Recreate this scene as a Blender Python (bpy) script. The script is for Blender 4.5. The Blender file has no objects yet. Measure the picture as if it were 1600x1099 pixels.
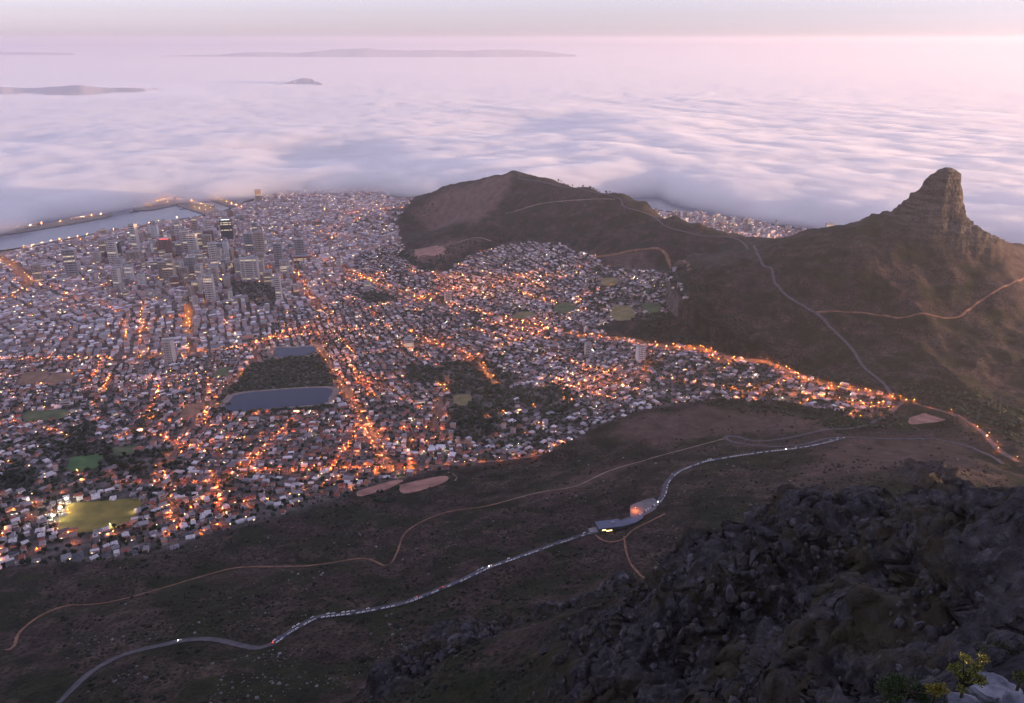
import bpy, bmesh, math, random
import numpy as np
from mathutils import Vector, Matrix

random.seed(7)
RNG = np.random.default_rng(11)
scene = bpy.context.scene
COL = scene.collection
R = math.radians

# ------------------------------------------------------------------ camera
CAM_Z, PITCH, FPX = 1067.0, R(22.2), 1195.0
cam_data = bpy.data.cameras.new('camera')
cam_data.sensor_width = 36.0
cam_data.lens = 36.0 * FPX / 1600.0
cam_data.clip_start = 0.5
cam_data.clip_end = 400000.0
cam = bpy.data.objects.new('camera', cam_data)
COL.objects.link(cam)
cam.location = (0, 0, CAM_Z)
cam.rotation_euler = (R(90) - PITCH, 0, 0)
scene.camera = cam

# ------------------------------------------------------------------ sky, sun, exposure
SUN_EL, SUN_AZ = R(2.6), R(101)          # azimuth clockwise from the view direction (+Y)
world = bpy.data.worlds.new('World')
scene.world = world
world.use_nodes = True
nt = world.node_tree
nt.nodes.clear()
w_out = nt.nodes.new('ShaderNodeOutputWorld')
w_bg = nt.nodes.new('ShaderNodeBackground')
w_sky = nt.nodes.new('ShaderNodeTexSky')
w_sky.sky_type = 'NISHITA'
w_sky.sun_disc = False
w_sky.sun_elevation = SUN_EL
w_sky.sun_rotation = SUN_AZ
w_sky.altitude = 1000
w_sky.air_density = 1.0
w_sky.dust_density = 1.5
w_sky.ozone_density = 3.0
w_mix = nt.nodes.new('ShaderNodeMix')
w_mix.data_type = 'RGBA'
w_mix.blend_type = 'MULTIPLY'
w_mix.inputs['Factor'].default_value = 1.0
w_mix.inputs[7].default_value = (0.985, 0.905, 1.15, 1)
w_hs = nt.nodes.new('ShaderNodeHueSaturation')
w_hs.inputs['Saturation'].default_value = 0.28
w_gm = nt.nodes.new('ShaderNodeGamma')
w_gm.inputs['Gamma'].default_value = 0.75
nt.links.new(w_sky.outputs[0], w_gm.inputs['Color'])
nt.links.new(w_gm.outputs[0], w_hs.inputs['Color'])
nt.links.new(w_hs.outputs[0], w_mix.inputs[6])
nt.links.new(w_mix.outputs[2], w_bg.inputs[0])
w_bg.inputs[1].default_value = 0.15
nt.links.new(w_bg.outputs[0], w_out.inputs[0])

sun_data = bpy.data.lights.new('sun', 'SUN')
sun_data.energy = 3.0
sun_data.angle = R(0.6)
sun_data.color = (1.0, 0.60, 0.33)
sun = bpy.data.objects.new('sun', sun_data)
COL.objects.link(sun)
sd = Vector((math.sin(SUN_AZ) * math.cos(SUN_EL), math.cos(SUN_AZ) * math.cos(SUN_EL), math.sin(SUN_EL)))
sun.rotation_euler = (-sd).to_track_quat('-Z', 'Y').to_euler()
sun.location = sd * 3000

scene.view_settings.view_transform = 'Standard'
scene.view_settings.look = 'None'
scene.view_settings.exposure = 2.5
scene.view_settings.gamma = 1.0
scene.view_settings.use_curve_mapping = False
scene.render.engine = 'CYCLES'
scene.cycles.use_denoising = True
scene.cycles.max_bounces = 8
scene.cycles.diffuse_bounces = 2
scene.cycles.glossy_bounces = 2
scene.cycles.transmission_bounces = 2
scene.cycles.volume_bounces = 5
scene.cycles.transparent_max_bounces = 6
scene.cycles.use_light_tree = True
scene.cycles.caustics_reflective = False
scene.cycles.caustics_refractive = False
scene.cycles.sample_clamp_indirect = 4.0

# ------------------------------------------------------------------ helpers
def mat(name, color=(0.5, 0.5, 0.5), rough=0.8, emit=None, strength=0.0, spec=0.3, metallic=0.0):
    m = bpy.data.materials.new(name)
    m.use_nodes = True
    b = m.node_tree.nodes['Principled BSDF']
    b.inputs['Base Color'].default_value = (*color, 1)
    b.inputs['Roughness'].default_value = rough
    b.inputs['Specular IOR Level'].default_value = spec
    b.inputs['Metallic'].default_value = metallic
    if emit:
        b.inputs['Emission Color'].default_value = (*emit, 1)
        b.inputs['Emission Strength'].default_value = strength
    return m

def noisy(m, c1, c2, scale, detail=4.0, coord='Object', lo=0.35, hi=0.65):
    """two-colour procedural grain on a plain material"""
    t = m.node_tree
    b = t.nodes['Principled BSDF']
    tc = t.nodes.new('ShaderNodeTexCoord')
    n = t.nodes.new('ShaderNodeTexNoise')
    n.inputs['Scale'].default_value = scale
    n.inputs['Detail'].default_value = detail
    r = t.nodes.new('ShaderNodeValToRGB')
    r.color_ramp.elements[0].position = lo
    r.color_ramp.elements[1].position = hi
    r.color_ramp.elements[0].color = (*c1, 1)
    r.color_ramp.elements[1].color = (*c2, 1)
    t.links.new(tc.outputs[coord], n.inputs['Vector'])
    t.links.new(n.outputs['Fac'], r.inputs[0])
    t.links.new(r.outputs[0], b.inputs['Base Color'])
    return m

def tag(o, label=None, cat=None, group=None, kind=None):
    if label: o['label'] = label
    if cat: o['category'] = cat
    if group: o['group'] = group
    if kind: o['kind'] = kind
    return o

def link(name, me, m=None, parent=None, loc=None):
    o = bpy.data.objects.new(name, me)
    COL.objects.link(o)
    if m is not None:
        for x in (m if isinstance(m, (list, tuple)) else [m]):
            me.materials.append(x)
    if parent is not None: o.parent = parent
    if loc is not None: o.location = loc
    return o

def empty(name, loc, rz=0.0):
    o = bpy.data.objects.new(name, None)
    COL.objects.link(o)
    o.location = loc
    o.rotation_euler = (0, 0, rz)
    o.empty_display_size = 1
    return o

def np_mesh(name, verts, quads=None, tris=None, smooth=False, col=None, colname='tint', matidx=None):
    """fast mesh from numpy arrays; col = one rgb per face (quads first)"""
    me = bpy.data.meshes.new(name)
    verts = np.asarray(verts, dtype=np.float32).reshape(-1, 3)
    nq = 0 if quads is None else len(quads)
    ntr = 0 if tris is None else len(tris)
    me.vertices.add(len(verts))
    me.vertices.foreach_set('co', verts.ravel())
    idx = []
    if nq: idx.append(np.asarray(quads, dtype=np.int32).ravel())
    if ntr: idx.append(np.asarray(tris, dtype=np.int32).ravel())
    idx = np.concatenate(idx)
    me.loops.add(len(idx))
    me.loops.foreach_set('vertex_index', idx)
    start = np.concatenate([np.arange(nq) * 4, nq * 4 + np.arange(ntr) * 3]).astype(np.int32)
    me.polygons.add(nq + ntr)
    me.polygons.foreach_set('loop_start', start)
    me.polygons.foreach_set('use_smooth', np.full(nq + ntr, smooth, dtype=bool))
    if matidx is not None:
        me.polygons.foreach_set('material_index', np.asarray(matidx, dtype=np.int32))
    me.update(calc_edges=True)
    if col is not None:
        a = me.attributes.new(colname, 'FLOAT_COLOR', 'FACE')
        c = np.ones((nq + ntr, 4), dtype=np.float32)
        c[:, :3] = col
        a.data.foreach_set('color', c.ravel())
    return me

# ------------------------------------------------------------------ numpy noise
_T = np.random.default_rng(5).random((256, 256)).astype(np.float32)
def vnoise(x, y):
    xi = np.floor(x).astype(np.int64); yi = np.floor(y).astype(np.int64)
    fx = x - xi; fy = y - yi
    fx = fx * fx * fx * (fx * (fx * 6 - 15) + 10); fy = fy * fy * fy * (fy * (fy * 6 - 15) + 10)
    a = _T[xi & 255, yi & 255]; b = _T[(xi + 1) & 255, yi & 255]
    c = _T[xi & 255, (yi + 1) & 255]; d = _T[(xi + 1) & 255, (yi + 1) & 255]
    return (a * (1 - fx) + b * fx) * (1 - fy) + (c * (1 - fx) + d * fx) * fy
def fbm(x, y, oct=5, gain=0.5):
    s = 0; a = 1.0; n = 0
    for i in range(oct):
        ang = 0.6 * i
        xr = x * math.cos(ang) - y * math.sin(ang) + 17.3 * i
        yr = x * math.sin(ang) + y * math.cos(ang) - 9.1 * i
        s = s + a * vnoise(xr * 2 ** i, yr * 2 ** i); n += a; a *= gain
    return s / n
def ridged(x, y, oct=4, gain=0.55):
    s = 0; a = 1.0; n = 0
    for i in range(oct):
        ang = 0.9 * i
        xr = x * math.cos(ang) - y * math.sin(ang) + 31.7 * i
        yr = x * math.sin(ang) + y * math.cos(ang) + 4.1 * i
        s = s + a * (1 - np.abs(2 * vnoise(xr * 2 ** i, yr * 2 ** i) - 1)); n += a; a *= gain
    return s / n
def sstep(a, b, x):
    t = np.clip((x - a) / (b - a), 0, 1)
    return t * t * (3 - 2 * t)

# ------------------------------------------------------------------ the lie of the land
# survey points: (bearing/depression read off the picture, then a height or a forward distance)
CP, SP = math.cos(PITCH), math.sin(PITCH)
def ray(px, py):
    u = (np.asarray(px, float) - 800) / FPX; v = (549.5 - np.asarray(py, float)) / FPX
    return u, CP + v * SP, -SP + v * CP
def by_z(px, py, z):
    dx, dy, dz = ray(px, py); t = (z - CAM_Z) / dz
    return (float(t * dx), float(t * dy), float(z))
def by_y(px, py, Y):
    dx, dy, dz = ray(px, py); t = Y / dy
    return (float(t * dx), float(Y), float(CAM_Z + t * dz))

SURVEY = []
for p in [  # city bowl and harbour front, heights in metres
    (-300,425,4),(0,400,4),(100,380,4),(200,360,4),(290,345,4),(350,335,4),(400,315,5),(450,300,5),(520,290,5),(600,292,10),
    (0,470,12),(200,440,12),(400,400,15),(500,370,20),(600,350,55),(-300,520,40),
    (0,560,55),(270,550,45),(450,480,35),(560,440,38),(640,400,62),(690,425,72),(640,370,75),
    (0,650,110),(150,640,100),(300,620,96),(430,627,100),(500,600,89),(455,552,75),(600,560,65),(650,520,57),(750,480,66),
    (850,440,92),(880,400,126),(830,385,125),(760,385,118),(700,395,95),(950,440,112),(1000,430,130),(1070,410,165),
    (800,560,86),(900,540,100),(1000,560,128),(1110,552,172),(1210,578,205),(1300,605,225),(1395,622,236),(1440,632,240),
    (0,760,172),(150,740,152),(300,720,150),(450,700,140),(600,680,133),(750,660,128),(900,640,136),(1050,620,162),(1200,630,202),
    (-300,700,170),(-300,880,250),
    (0,885,236),(200,870,232),(330,830,221),(450,800,208),(560,765,196),(700,735,186),(850,705,181),(950,670,178),
    # slope below the cable station
    (-200,1000,300),(0,1015,310),(100,945,280),(350,890,264),(600,884,284),(720,800,246),(900,760,268),(1000,722,262),(1130,684,256),(1300,650,250),
    # contour road
    (1318,684,300),(1200,706,318),(1100,722,330),(1042,755,346),(955,822,363),(860,853,366),(760,887,369),(640,940,371),(500,965,373),(400,1014,376),(290,1001,377),(130,1062,380),(90,1099,383),
    (600,1040,428),(600,1099,482),(300,1070,420),(780,1000,455),(900,930,425),(1000,900,432),(1100,830,425),(1200,800,428),(1250,740,372),
    (1380,715,352),(1470,690,318),(1530,705,330),(1595,700,335),
    # slopes of the ridge above the nek road
    (1200,450,232),(1200,520,215),(1100,450,192),(1100,520,186),(1050,500,166),(1300,450,298),(1300,520,258),(1400,560,252),(1480,590,252),(1600,600,232),
    # harbour water and open bay (sea bed)
    (0,380,-12),(-300,390,-12),(100,355,-12),(200,340,-12),(265,333,-12),(330,322,-10),(0,340,-15),(0,300,-15),(200,300,-15),(400,286,-15),(380,306,-8),
]: SURVEY.append(by_z(*p))
for p in [  # skyline of the hill and the peak's shoulders, forward distance in metres
    (620,320,4800),(660,303,4750),(700,290,4650),(760,278,4550),(805,269,4450),(860,280,4330),(920,292,4170),(970,303,4000),(1010,315,3830),(1060,340,3600),
    (1120,362,3430),(1160,371,3330),(1200,378,3230),(1240,374,3060),(1300,366,2860),(1350,353,2720),(1600,380,2700),(1700,420,2750),
    (1500,420,2400),(1500,500,2150),(1600,500,2150),(1400,450,2420),
    (720,340,4180),(800,330,4080),(900,340,3820),(980,360,3570),(1060,390,3300),(680,360,4350),(870,360,3800),
    # knoll and the crags under the camera
    (1450,735,1035),(1400,742,1030),(1520,780,960),
    (1090,915,400),(1150,860,410),(1210,812,430),(1290,822,410),(1340,905,330),(1370,925,300),(1450,890,270),(1530,868,250),(1600,845,230),(1750,820,220),
    (955,1110,330),(1000,1030,345),(1055,955,375),(1230,930,340),(1280,1010,270),(1200,1010,300),(1300,960,320),(1400,1000,190),(1500,920,190),(1400,1099,110),(1200,1099,190),(1600,900,150),
    (860,985,520),(930,960,510),(720,1030,535),
]: SURVEY.append(by_y(*p))
SURVEY += [  # out of the picture: plateau, far side of the ridge, sea bed
    (0,0,1065),(0,-10,1065.3),(-60,-30,1066),(80,-40,1068),(0,-300,1075),(-800,-300,1070),(-1500,-500,1050),(-600,-1500,1080),(800,-400,1062),(1500,-700,1000),(800,-1500,1080),(-2500,-500,900),(-2500,500,500),(-1800,300,640),
    (4,6,1055),(2,3,1061),(8,9,1053),(-4,5,1056),(-30,12,1005),(30,-2,1060),(14,6,1057),(24,8,1052),(12,14,1051.2),(16,18,1050.5),(8,17,1046),(13,24,1034),(11,45,978),(40,40,985),(70,30,1015),(24,22,1030),(30,60,945),(60,60,955),(60,90,935),(100,60,965),(120,110,930),(30,120,860),
    (0,60,905),(-100,60,890),(-300,60,880),(-700,0,900),(0,200,715),(-300,200,690),(-300,350,585),(20,400,600),(-700,200,640),(-700,400,480),(-1200,300,560),(-1200,700,400),
    (200,60,960),(350,100,935),(600,60,985),(1000,0,1000),(1000,300,860),(700,400,760),(500,700,560),(800,700,520),(1000,900,420),(1500,900,320),(1400,500,600),(1500,1300,240),(2000,1500,110),(2500,1200,60),(2500,600,160),(3500,0,200),(3500,800,-10),(3000,-1500,600),
    (2500,2000,15),(2500,3000,-5),(3300,2500,-20),(1500,3300,170),(1900,3000,140),(2150,3600,0),(1000,4300,28),(1500,4000,25),(600,4700,28),(1250,4750,14),(1500,4450,14),(800,5000,14),(1720,4250,12),(1900,4050,8),(0,5250,25),(-300,5600,10),(1250,5450,-15),(2150,4650,-15),(700,5900,-15),(-500,6500,-15),(2600,4000,-20),
    (150,4750,190),(500,4250,200),(800,3800,160),(-900,5500,8),(5000,3000,-25),(5000,6000,-25),(0,9000,-25),(-4000,8000,-25),(-6000,5000,-20),(-6000,2500,60),(-4500,1000,250),(-4000,-1500,700),(5500,-2000,-25),(0,-4000,900),(9000,3000,-25),(-9000,8000,-25),(0,12500,-25),(-12000,2000,100),(12000,-3000,-25),(-3000,-9000,100),(4000,-9000,100),
]
SURVEY = np.array(SURVEY)
_C = SURVEY[:, :2] / 1000.0
_n = len(_C)
EPS2 = 0.004 ** 2
_A = np.sqrt(((_C[:, None] - _C[None]) ** 2).sum(-1) + EPS2)
_P = np.c_[np.ones(_n), _C]
_S = np.zeros((_n + 3, _n + 3))
_S[:_n, :_n] = _A - 1e-4 * np.eye(_n) ; _S[:_n, _n:] = _P; _S[_n:, :_n] = _P.T
_W = np.linalg.solve(_S, np.r_[SURVEY[:, 2], 0, 0, 0])

LION = np.array(by_y(1487, 262, 2600))
PROF = {  # peak: horizontal distance, drop  (right, back, left, front)
    0: ([0,14,28,42,53,70,85,112,240,700],[0,3,14,56,102,148,176,197,250,480]),
    1: ([0,35,60,80,110,150,250,700],[0,6,60,120,170,200,260,520]),
    2: ([0,20,45,70,88,110,142,208,392,900],[0,3,13,34,76,90,140,161,225,420]),
    3: ([0,22,45,60,85,110,150,175,260,700],[0,6,40,95,130,168,182,214,262,500]),
}
def lion(x, y):
    dx = x - LION[0]; dy = y - LION[1]
    r = np.hypot(dx, dy); th = (np.arctan2(dy, dx) / (math.pi / 2)) % 4
    r = r * (1 + 0.16 * (fbm(x / 110 + 3, y / 110, 3) - 0.5))
    k = np.floor(th).astype(int) % 4; f = th - np.floor(th); f = f * f * (3 - 2 * f)
    d = np.stack([np.interp(r, *PROF[q]) for q in range(4)])
    ii = np.arange(len(x))
    drop = d[k, ii] * (1 - f) + d[(k + 1) % 4, ii] * f
    z = LION[2] - drop
    s = 13.0                                       # rock strata: ledges and risers
    zz = z / s + 0.5 * fbm(x / 140, y / 140, 2); q = np.floor(zz); fr = zz - q
    st = (q + sstep(0.40, 0.60, fr) - zz) * s * 0.9
    w = sstep(40, 75, r) * (1 - sstep(190, 280, r))
    return z + st * w
def hbase(x, y):
    x = np.atleast_1d(np.asarray(x, float)); y = np.atleast_1d(np.asarray(y, float))
    out = np.empty(x.shape)
    for i in range(0, len(x), 60000):
        xs = x[i:i + 60000] / 1000; ys = y[i:i + 60000] / 1000
        d = np.sqrt((xs[:, None] - _C[None, :, 0]) ** 2 + (ys[:, None] - _C[None, :, 1]) ** 2 + EPS2)
        z = d @ _W[:_n] + _W[_n] + _W[_n + 1] * xs + _W[_n + 2] * ys
        X = x[i:i + 60000]; Y = y[i:i + 60000]
        near = np.hypot(X - LION[0], Y - LION[1]) < 900
        if near.any():
            zl = lion(X[near], Y[near]); zb = z[near]
            k = 12.0; hh = np.clip(0.5 + 0.5 * (zl - zb) / k, 0, 1)
            z[near] = zb * (1 - hh) + zl * hh + k * hh * (1 - hh)
        out[i:i + 60000] = z
    return out
def ground_at(px, py, far=9000.0, h=None):
    """where the sight line through a picture point meets the ground"""
    px = np.atleast_1d(np.asarray(px, float)); py = np.atleast_1d(np.asarray(py, float))
    dx, dy, dz = ray(px, py)
    h = h or hbase
    n = 260
    Y = np.geomspace(300.0, far, n)
    lo = np.full(len(px), 300.0); hi = np.full(len(px), far); done = np.zeros(len(px), bool)
    for i in range(n):
        t = Y[i] / dy
        below = (CAM_Z + t * dz) < h(t * dx, t * dy)
        new = below & ~done
        hi[new] = Y[i]; lo[new] = Y[max(i - 1, 0)]; done |= below
    for _ in range(12):
        m = 0.5 * (lo + hi); t = m / dy
        below = (CAM_Z + t * dz) < h(t * dx, t * dy)
        hi = np.where(below, m, hi); lo = np.where(below, lo, m)
    t = hi / dy
    return np.c_[t * dx, hi]
# ------------------------------------------------------------------ plan of roads, paths, fields and districts
ROADS = {  # picture polylines, laid onto the ground; (points, width m)
 'kloof':   ([(480,398),(555,428),(620,455),(690,475),(760,490),(840,512),(900,523),(960,530),(1010,538),(1070,545),(1105,548),(1125,562),(1180,563),(1215,572),(1240,588),(1290,602),(1340,612),(1395,622)],18),
 'upper':   ([(640,515),(662,532),(690,541),(720,553),(745,565),(760,580),(778,603)],14),
 'gracht':  ([(455,425),(480,455),(497,478),(513,492)],18),
 'garden':  ([(490,535),(505,552),(520,575),(545,615),(565,650),(585,690),(612,738)],16),
 'mill':    ([(-60,566),(0,563),(100,562),(200,560),(262,553),(330,548),(390,540),(440,522),(490,510),(540,500)],18),
 'freeway': ([(-60,500),(0,471),(35,457),(46,442),(32,425),(15,412),(-10,402)],22),
 'strand':  ([(46,478),(110,458),(180,447),(240,437),(300,425),(380,405)],16),
 'dock':    ([(-60,402),(20,392),(90,380),(170,369),(240,352),(300,344),(370,333)],16),
 'long':    ([(292,478),(294,520),(290,552)],12),
 'plein':   ([(226,470),(222,500),(222,535),(219,560)],12),
 'orange':  ([(402,545),(385,575),(360,600),(338,628),(300,668),(270,705),(235,745)],12),
 'upper_edge': ([(390,790),(450,775),(510,755),(560,742),(612,738),(690,728),(760,722),(850,711)],12),
 'terrace': ([(330,690),(420,682),(500,672),(580,668),(600,690)],10),
 'west':    ([(700,590),(690,630),(680,660),(700,690)],10),
 'camp':    ([(760,650),(820,640),(880,625),(940,620),(1000,600),(1010,575),(1000,545)],10),
 'lower':   ([(20,800),(80,775),(140,750),(200,735),(260,720),(330,690)],10),
 'field':   ([(60,860),(120,850),(180,835),(240,815),(300,790),(390,790)],10),
 'wale':    ([(400,470),(450,460),(520,440),(560,430)],12),
 'somerset':([(400,380),(470,350),(540,330),(600,318)],14),
 'nek_out': ([(1395,622),(1440,634),(1490,650),(1530,672),(1555,698),(1590,722)],11),
 'tafel':   ([(1410,628),(1385,650),(1340,668),(1290,672),(1235,684),(1185,690),(1150,683),(1132,684),(1150,692),(1200,698),(1250,696),(1290,686),(1318,684)],8),
 'contour': ([(1318,684),(1290,692),(1250,700),(1200,706),(1150,713),(1100,722),(1060,738),(1042,755),(1036,775),(1020,793),(990,806),(955,824),(920,834),(860,853),(800,875),(770,885),(720,908),(690,920),(640,940),(600,950),(545,960),(500,965),(480,973),(450,990),(425,1008),(400,1014),(370,1008),(330,1000),(290,1001),(250,1010),(200,1022),(160,1040),(130,1062),(95,1098),(40,1140)],10),
 'far_side': ([(1318,684),(1380,686),(1450,686),(1490,692),(1530,705),(1570,725)],7),
 'hill':    ([(808,279),(860,288),(920,299),(966,310),(976,324),(1018,338),(1040,354),(1090,368),(1160,379),(1185,400),(1205,420),(1212,445),(1240,470),(1275,490),(1300,515),(1330,545),(1350,575),(1380,600),(1395,620)],8),
}
PATHS = {
 'pipe':   ([(-30,1000),(0,1010),(8,1017),(22,1010),(30,990),(60,965),(100,948),(150,945),(200,935),(260,918),(320,900),(370,888),(430,886),(480,885),(520,880),(570,873),(605,884),(620,865),(632,835),(660,815),(700,800),(735,795),(760,791),(782,786)],3.6),
 'mid':    ([(780,786),(850,768),(900,760),(950,737),(1000,722),(1060,705),(1120,689),(1140,683)],3.6),
 'peak':   ([(1272,489),(1300,487),(1340,489),(1410,497),(1490,497),(1512,485),(1530,472),(1550,459),(1575,446),(1600,435),(1640,420)],4.5),
 'station':([(975,838),(978,860),(985,880),(1010,908),(1025,918)],2.6),
 'stairs': ([(925,831),(945,846),(972,844),(990,828),(1030,808),(1040,802)],3.0),
 'signal': ([(790,334),(850,318),(920,312),(962,312)],3.5),
 'quarry': ([(640,392),(690,386),(742,372),(770,378)],5),
 'scar':   ([(930,402),(960,398),(1000,391),(1040,398),(1070,410),(1078,424)],14),
 'kerb':   ([(700,738),(714,745),(710,752)],3.0),
}
FIELDS = {  # polygons on the ground: (points, kind)
 'lit':    ([(108,787),(215,779),(222,787),(188,824),(92,829)],'lit'),
 'dry_a':  ([(36,583),(76,580),(62,600),(30,602)],'dry'), 'dry_b': ([(82,584),(118,585),(96,601),(66,602)],'dry'),
 'pale':   ([(41,643),(105,641),(96,655),(38,658)],'green'), 'club': ([(111,715),(158,711),(148,733),(108,735)],'bright'),
 'court':  ([(180,699),(214,698),(207,711),(176,711)],'green'), 'lot': ([(290,633),(320,630),(311,650),(282,652)],'dry'),
 'oval_a': ([(939,436),(950,434),(964,436),(964,443),(950,447),(940,446)],'olive'), 'oval_b': ([(866,480),(880,473),(898,475),(902,482),(888,490),(868,489)],'green'),
 'oval_c': ([(951,482),(966,477),(984,480),(993,492),(982,501),(958,499)],'olive'), 'oval_d': ([(1003,476),(1020,474),(1034,479),(1032,487),(1014,491),(1004,484)],'green'),
 'oval_e': ([(801,492),(818,487),(834,490),(830,497),(804,499)],'olive'), 'oval_f': ([(709,620),(722,616),(735,618),(734,630),(722,634),(709,630)],'olive'),
 'earth_a':([(622,759),(688,743),(698,752),(634,771)],'earth'), 'earth_b': ([(558,768),(612,752),(632,750),(606,764),(560,776)],'earth'),
 'earth_c':([(1420,654),(1445,649),(1474,657),(1472,661),(1424,662)],'earth'), 'hill_lot': ([(648,390),(690,384),(694,398),(652,404)],'earth'),
 'meadow': ([(340,577),(362,575),(355,588),(334,590)],'green'),
}
WATERS = {'big': [(366,623),(400,618),(511,613),(514,626),(505,633),(440,638),(353,643)],
          'small':[(427,552),(436,547),(462,546),(491,545),(492,552),(470,557),(432,558)]}
PARKS = [ # tree cover, no houses
 [(355,440),(400,442),(440,452),(438,478),(400,482),(365,462)],[(395,565),(500,564),(518,598),(512,610),(365,616),(350,622)],
 [(330,648),(345,615),(420,560),(500,540),(520,600),(520,632),(505,640),(440,645)],
 [(690,570),(760,560),(800,590),(790,640),(760,690),(720,690),(700,640)],[(630,570),(700,575),(700,600),(640,598)],
 [(800,612),(870,605),(905,620),(890,650),(820,640)],[(1000,492),(950,503),(935,512),(1000,525),(1070,505),(1050,485)],
 [(100,670),(150,655),(140,690),(110,690)],[(170,720),(260,700),(290,735),(200,745)],[(80,690),(100,735),(160,740),(220,712),(170,695)],
 [(960,512),(1000,505),(1100,530),(1110,545),(1000,535)],[(560,460),(600,455),(620,470),(580,475)],
 [(620,400),(650,380),(690,385),(700,425),(660,425)],[(0,740),(60,735),(50,765),(0,770)],
]
SPARSE = [ [(1000,560),(1110,555),(1240,590),(1390,624),(1380,642),(1240,634),(1100,625),(1010,600)],[(0,690),(110,680),(200,740),(120,780),(0,780)],
 [(690,600),(830,600),(930,640),(860,700),(760,700),(720,660)],[(930,410),(1060,430),(1080,470),(1060,495),(930,500),(910,470)] ]
CITY_PX = [(-260,416),(0,398),(100,378),(200,357),(290,344),(350,333),(400,312),(450,298),(600,294),(648,309),(618,345),(625,375),(640,400),(690,430),(730,402),(780,385),(830,377),(880,383),(930,398),(945,416),(990,418),(1040,424),(1062,440),(1082,470),(1060,494),(960,500),(930,515),(1000,533),(1110,546),(1210,572),(1290,598),(1392,619),(1385,642),(1290,642),(1240,634),(1150,627),(1050,632),(1000,642),(930,667),(860,707),(720,730),(612,748),(560,768),(480,793),(330,834),(280,857),(200,872),(0,890),(-260,915)]

def plan(pts):
    a = np.array(pts, float)
    return ground_at(a[:, 0], a[:, 1])
def in_poly(x, y, poly):
    inside = np.zeros(x.shape, bool)
    n = len(poly)
    for i in range(n):
        x1, y1 = poly[i]; x2, y2 = poly[(i + 1) % n]
        c = ((y1 > y) != (y2 > y)) & (x < (x2 - x1) * (y - y1) / (y2 - y1 + 1e-9) + x1)
        inside ^= c
    return inside
def densify(p, step=8.0):
    """smooth (Catmull-Rom) and resample a plan polyline"""
    p = np.asarray(p, float)
    q = np.vstack([2 * p[0] - p[1], p, 2 * p[-1] - p[-2]])
    out = []
    for i in range(1, len(q) - 2):
        n = max(2, int(np.linalg.norm(q[i + 1] - q[i]) / step))
        t = np.linspace(0, 1, n, endpoint=False)[:, None]
        out.append(0.5 * (2 * q[i] + (q[i + 1] - q[i - 1]) * t + (2 * q[i - 1] - 5 * q[i] + 4 * q[i + 1] - q[i + 2]) * t ** 2 + (3 * q[i] - q[i - 1] - 3 * q[i + 1] + q[i + 2]) * t ** 3))
    out.append(p[-1:])
    o = np.vstack(out)
    s = np.r_[0, np.cumsum(np.linalg.norm(np.diff(o, axis=0), axis=1))]
    k = np.arange(0, s[-1], step)
    return np.c_[np.interp(k, s, o[:, 0]), np.interp(k, s, o[:, 1])]

_all = []
for d in (ROADS, PATHS):
    for k in d: _all += d[k][0]
_xy = plan(_all); _i = 0
LINE = {}
for d in (ROADS, PATHS):
    for k in d:
        n = len(d[k][0]); LINE[k] = densify(_xy[_i:_i + n]); _i += n
FIELD_XY = {k: plan(v[0]) for k, v in FIELDS.items()}
WATER_XY = {k: plan(v) for k, v in WATERS.items()}
PARK_XY = [plan(p) for p in PARKS]
SPARSE_XY = [plan(p) for p in SPARSE]
CITY_XY = plan(CITY_PX)

# mask rasters, 10 m cells
GX0, GY0, GC, GNX, GNY = -5200.0, 300.0, 10.0, 800, 640
_gx, _gy = np.meshgrid(GX0 + GC * (np.arange(GNX) + .5), GY0 + GC * (np.arange(GNY) + .5), indexing='ij')
def blur(a, n):
    for _ in range(n):
        a = (np.roll(a, 1, 0) + np.roll(a, -1, 0) + np.roll(a, 1, 1) + np.roll(a, -1, 1) + 2 * a) / 6
    return a
def look(g, x, y):
    fx = np.clip((x - GX0) / GC - .5, 0, GNX - 1.001); fy = np.clip((y - GY0) / GC - .5, 0, GNY - 1.001)
    i = fx.astype(int); j = fy.astype(int); fx = fx - i; fy = fy - j
    return (g[i, j] * (1 - fx) + g[i + 1, j] * fx) * (1 - fy) + (g[i, j + 1] * (1 - fx) + g[i + 1, j + 1] * fx) * fy
g_city = in_poly(_gx, _gy, CITY_XY).astype(float)
_zg = hbase(_gx.ravel(), _gy.ravel()).reshape(_gx.shape)
g_sea_side = ((_gx > 150) & (_gx < 2300) & (_gy > 3650) & (_gy < 5100) & (_zg > 4) & (_zg < 75)).astype(float)
g_road = np.zeros_like(g_city); g_path = np.zeros_like(g_city)
for k, p in LINE.items():
    w = (ROADS.get(k) or PATHS.get(k))[1]
    g = g_road if k in ROADS else g_path
    i = ((p[:, 0] - GX0) / GC).astype(int); j = ((p[:, 1] - GY0) / GC).astype(int)
    ok = (i > 1) & (i < GNX - 2) & (j > 1) & (j < GNY - 2)
    rr = 1 if w > 18 else 0
    for a in range(-rr, rr + 1):
        for b in range(-rr, rr + 1): g[i[ok] + a, j[ok] + b] = 1
g_linefar = np.zeros_like(g_city)
for k in ('hill', 'peak', 'signal', 'scar', 'quarry'):
    p = LINE[k]; i = ((p[:, 0] - GX0) / GC).astype(int); j = ((p[:, 1] - GY0) / GC).astype(int)
    ok = (i > 4) & (i < GNX - 5) & (j > 4) & (j < GNY - 5)
    for a in range(-3, 4):
        for c in range(-3, 4): g_linefar[i[ok] + a, j[ok] + c] = 1
g_open = np.zeros_like(g_city)
for k, p in list(FIELD_XY.items()) + list(WATER_XY.items()): g_open[in_poly(_gx, _gy, p)] = 1
g_park = np.zeros_like(g_city)
for p in PARK_XY: g_park[in_poly(_gx, _gy, p)] = 1
g_sparse = np.zeros_like(g_city)
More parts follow.
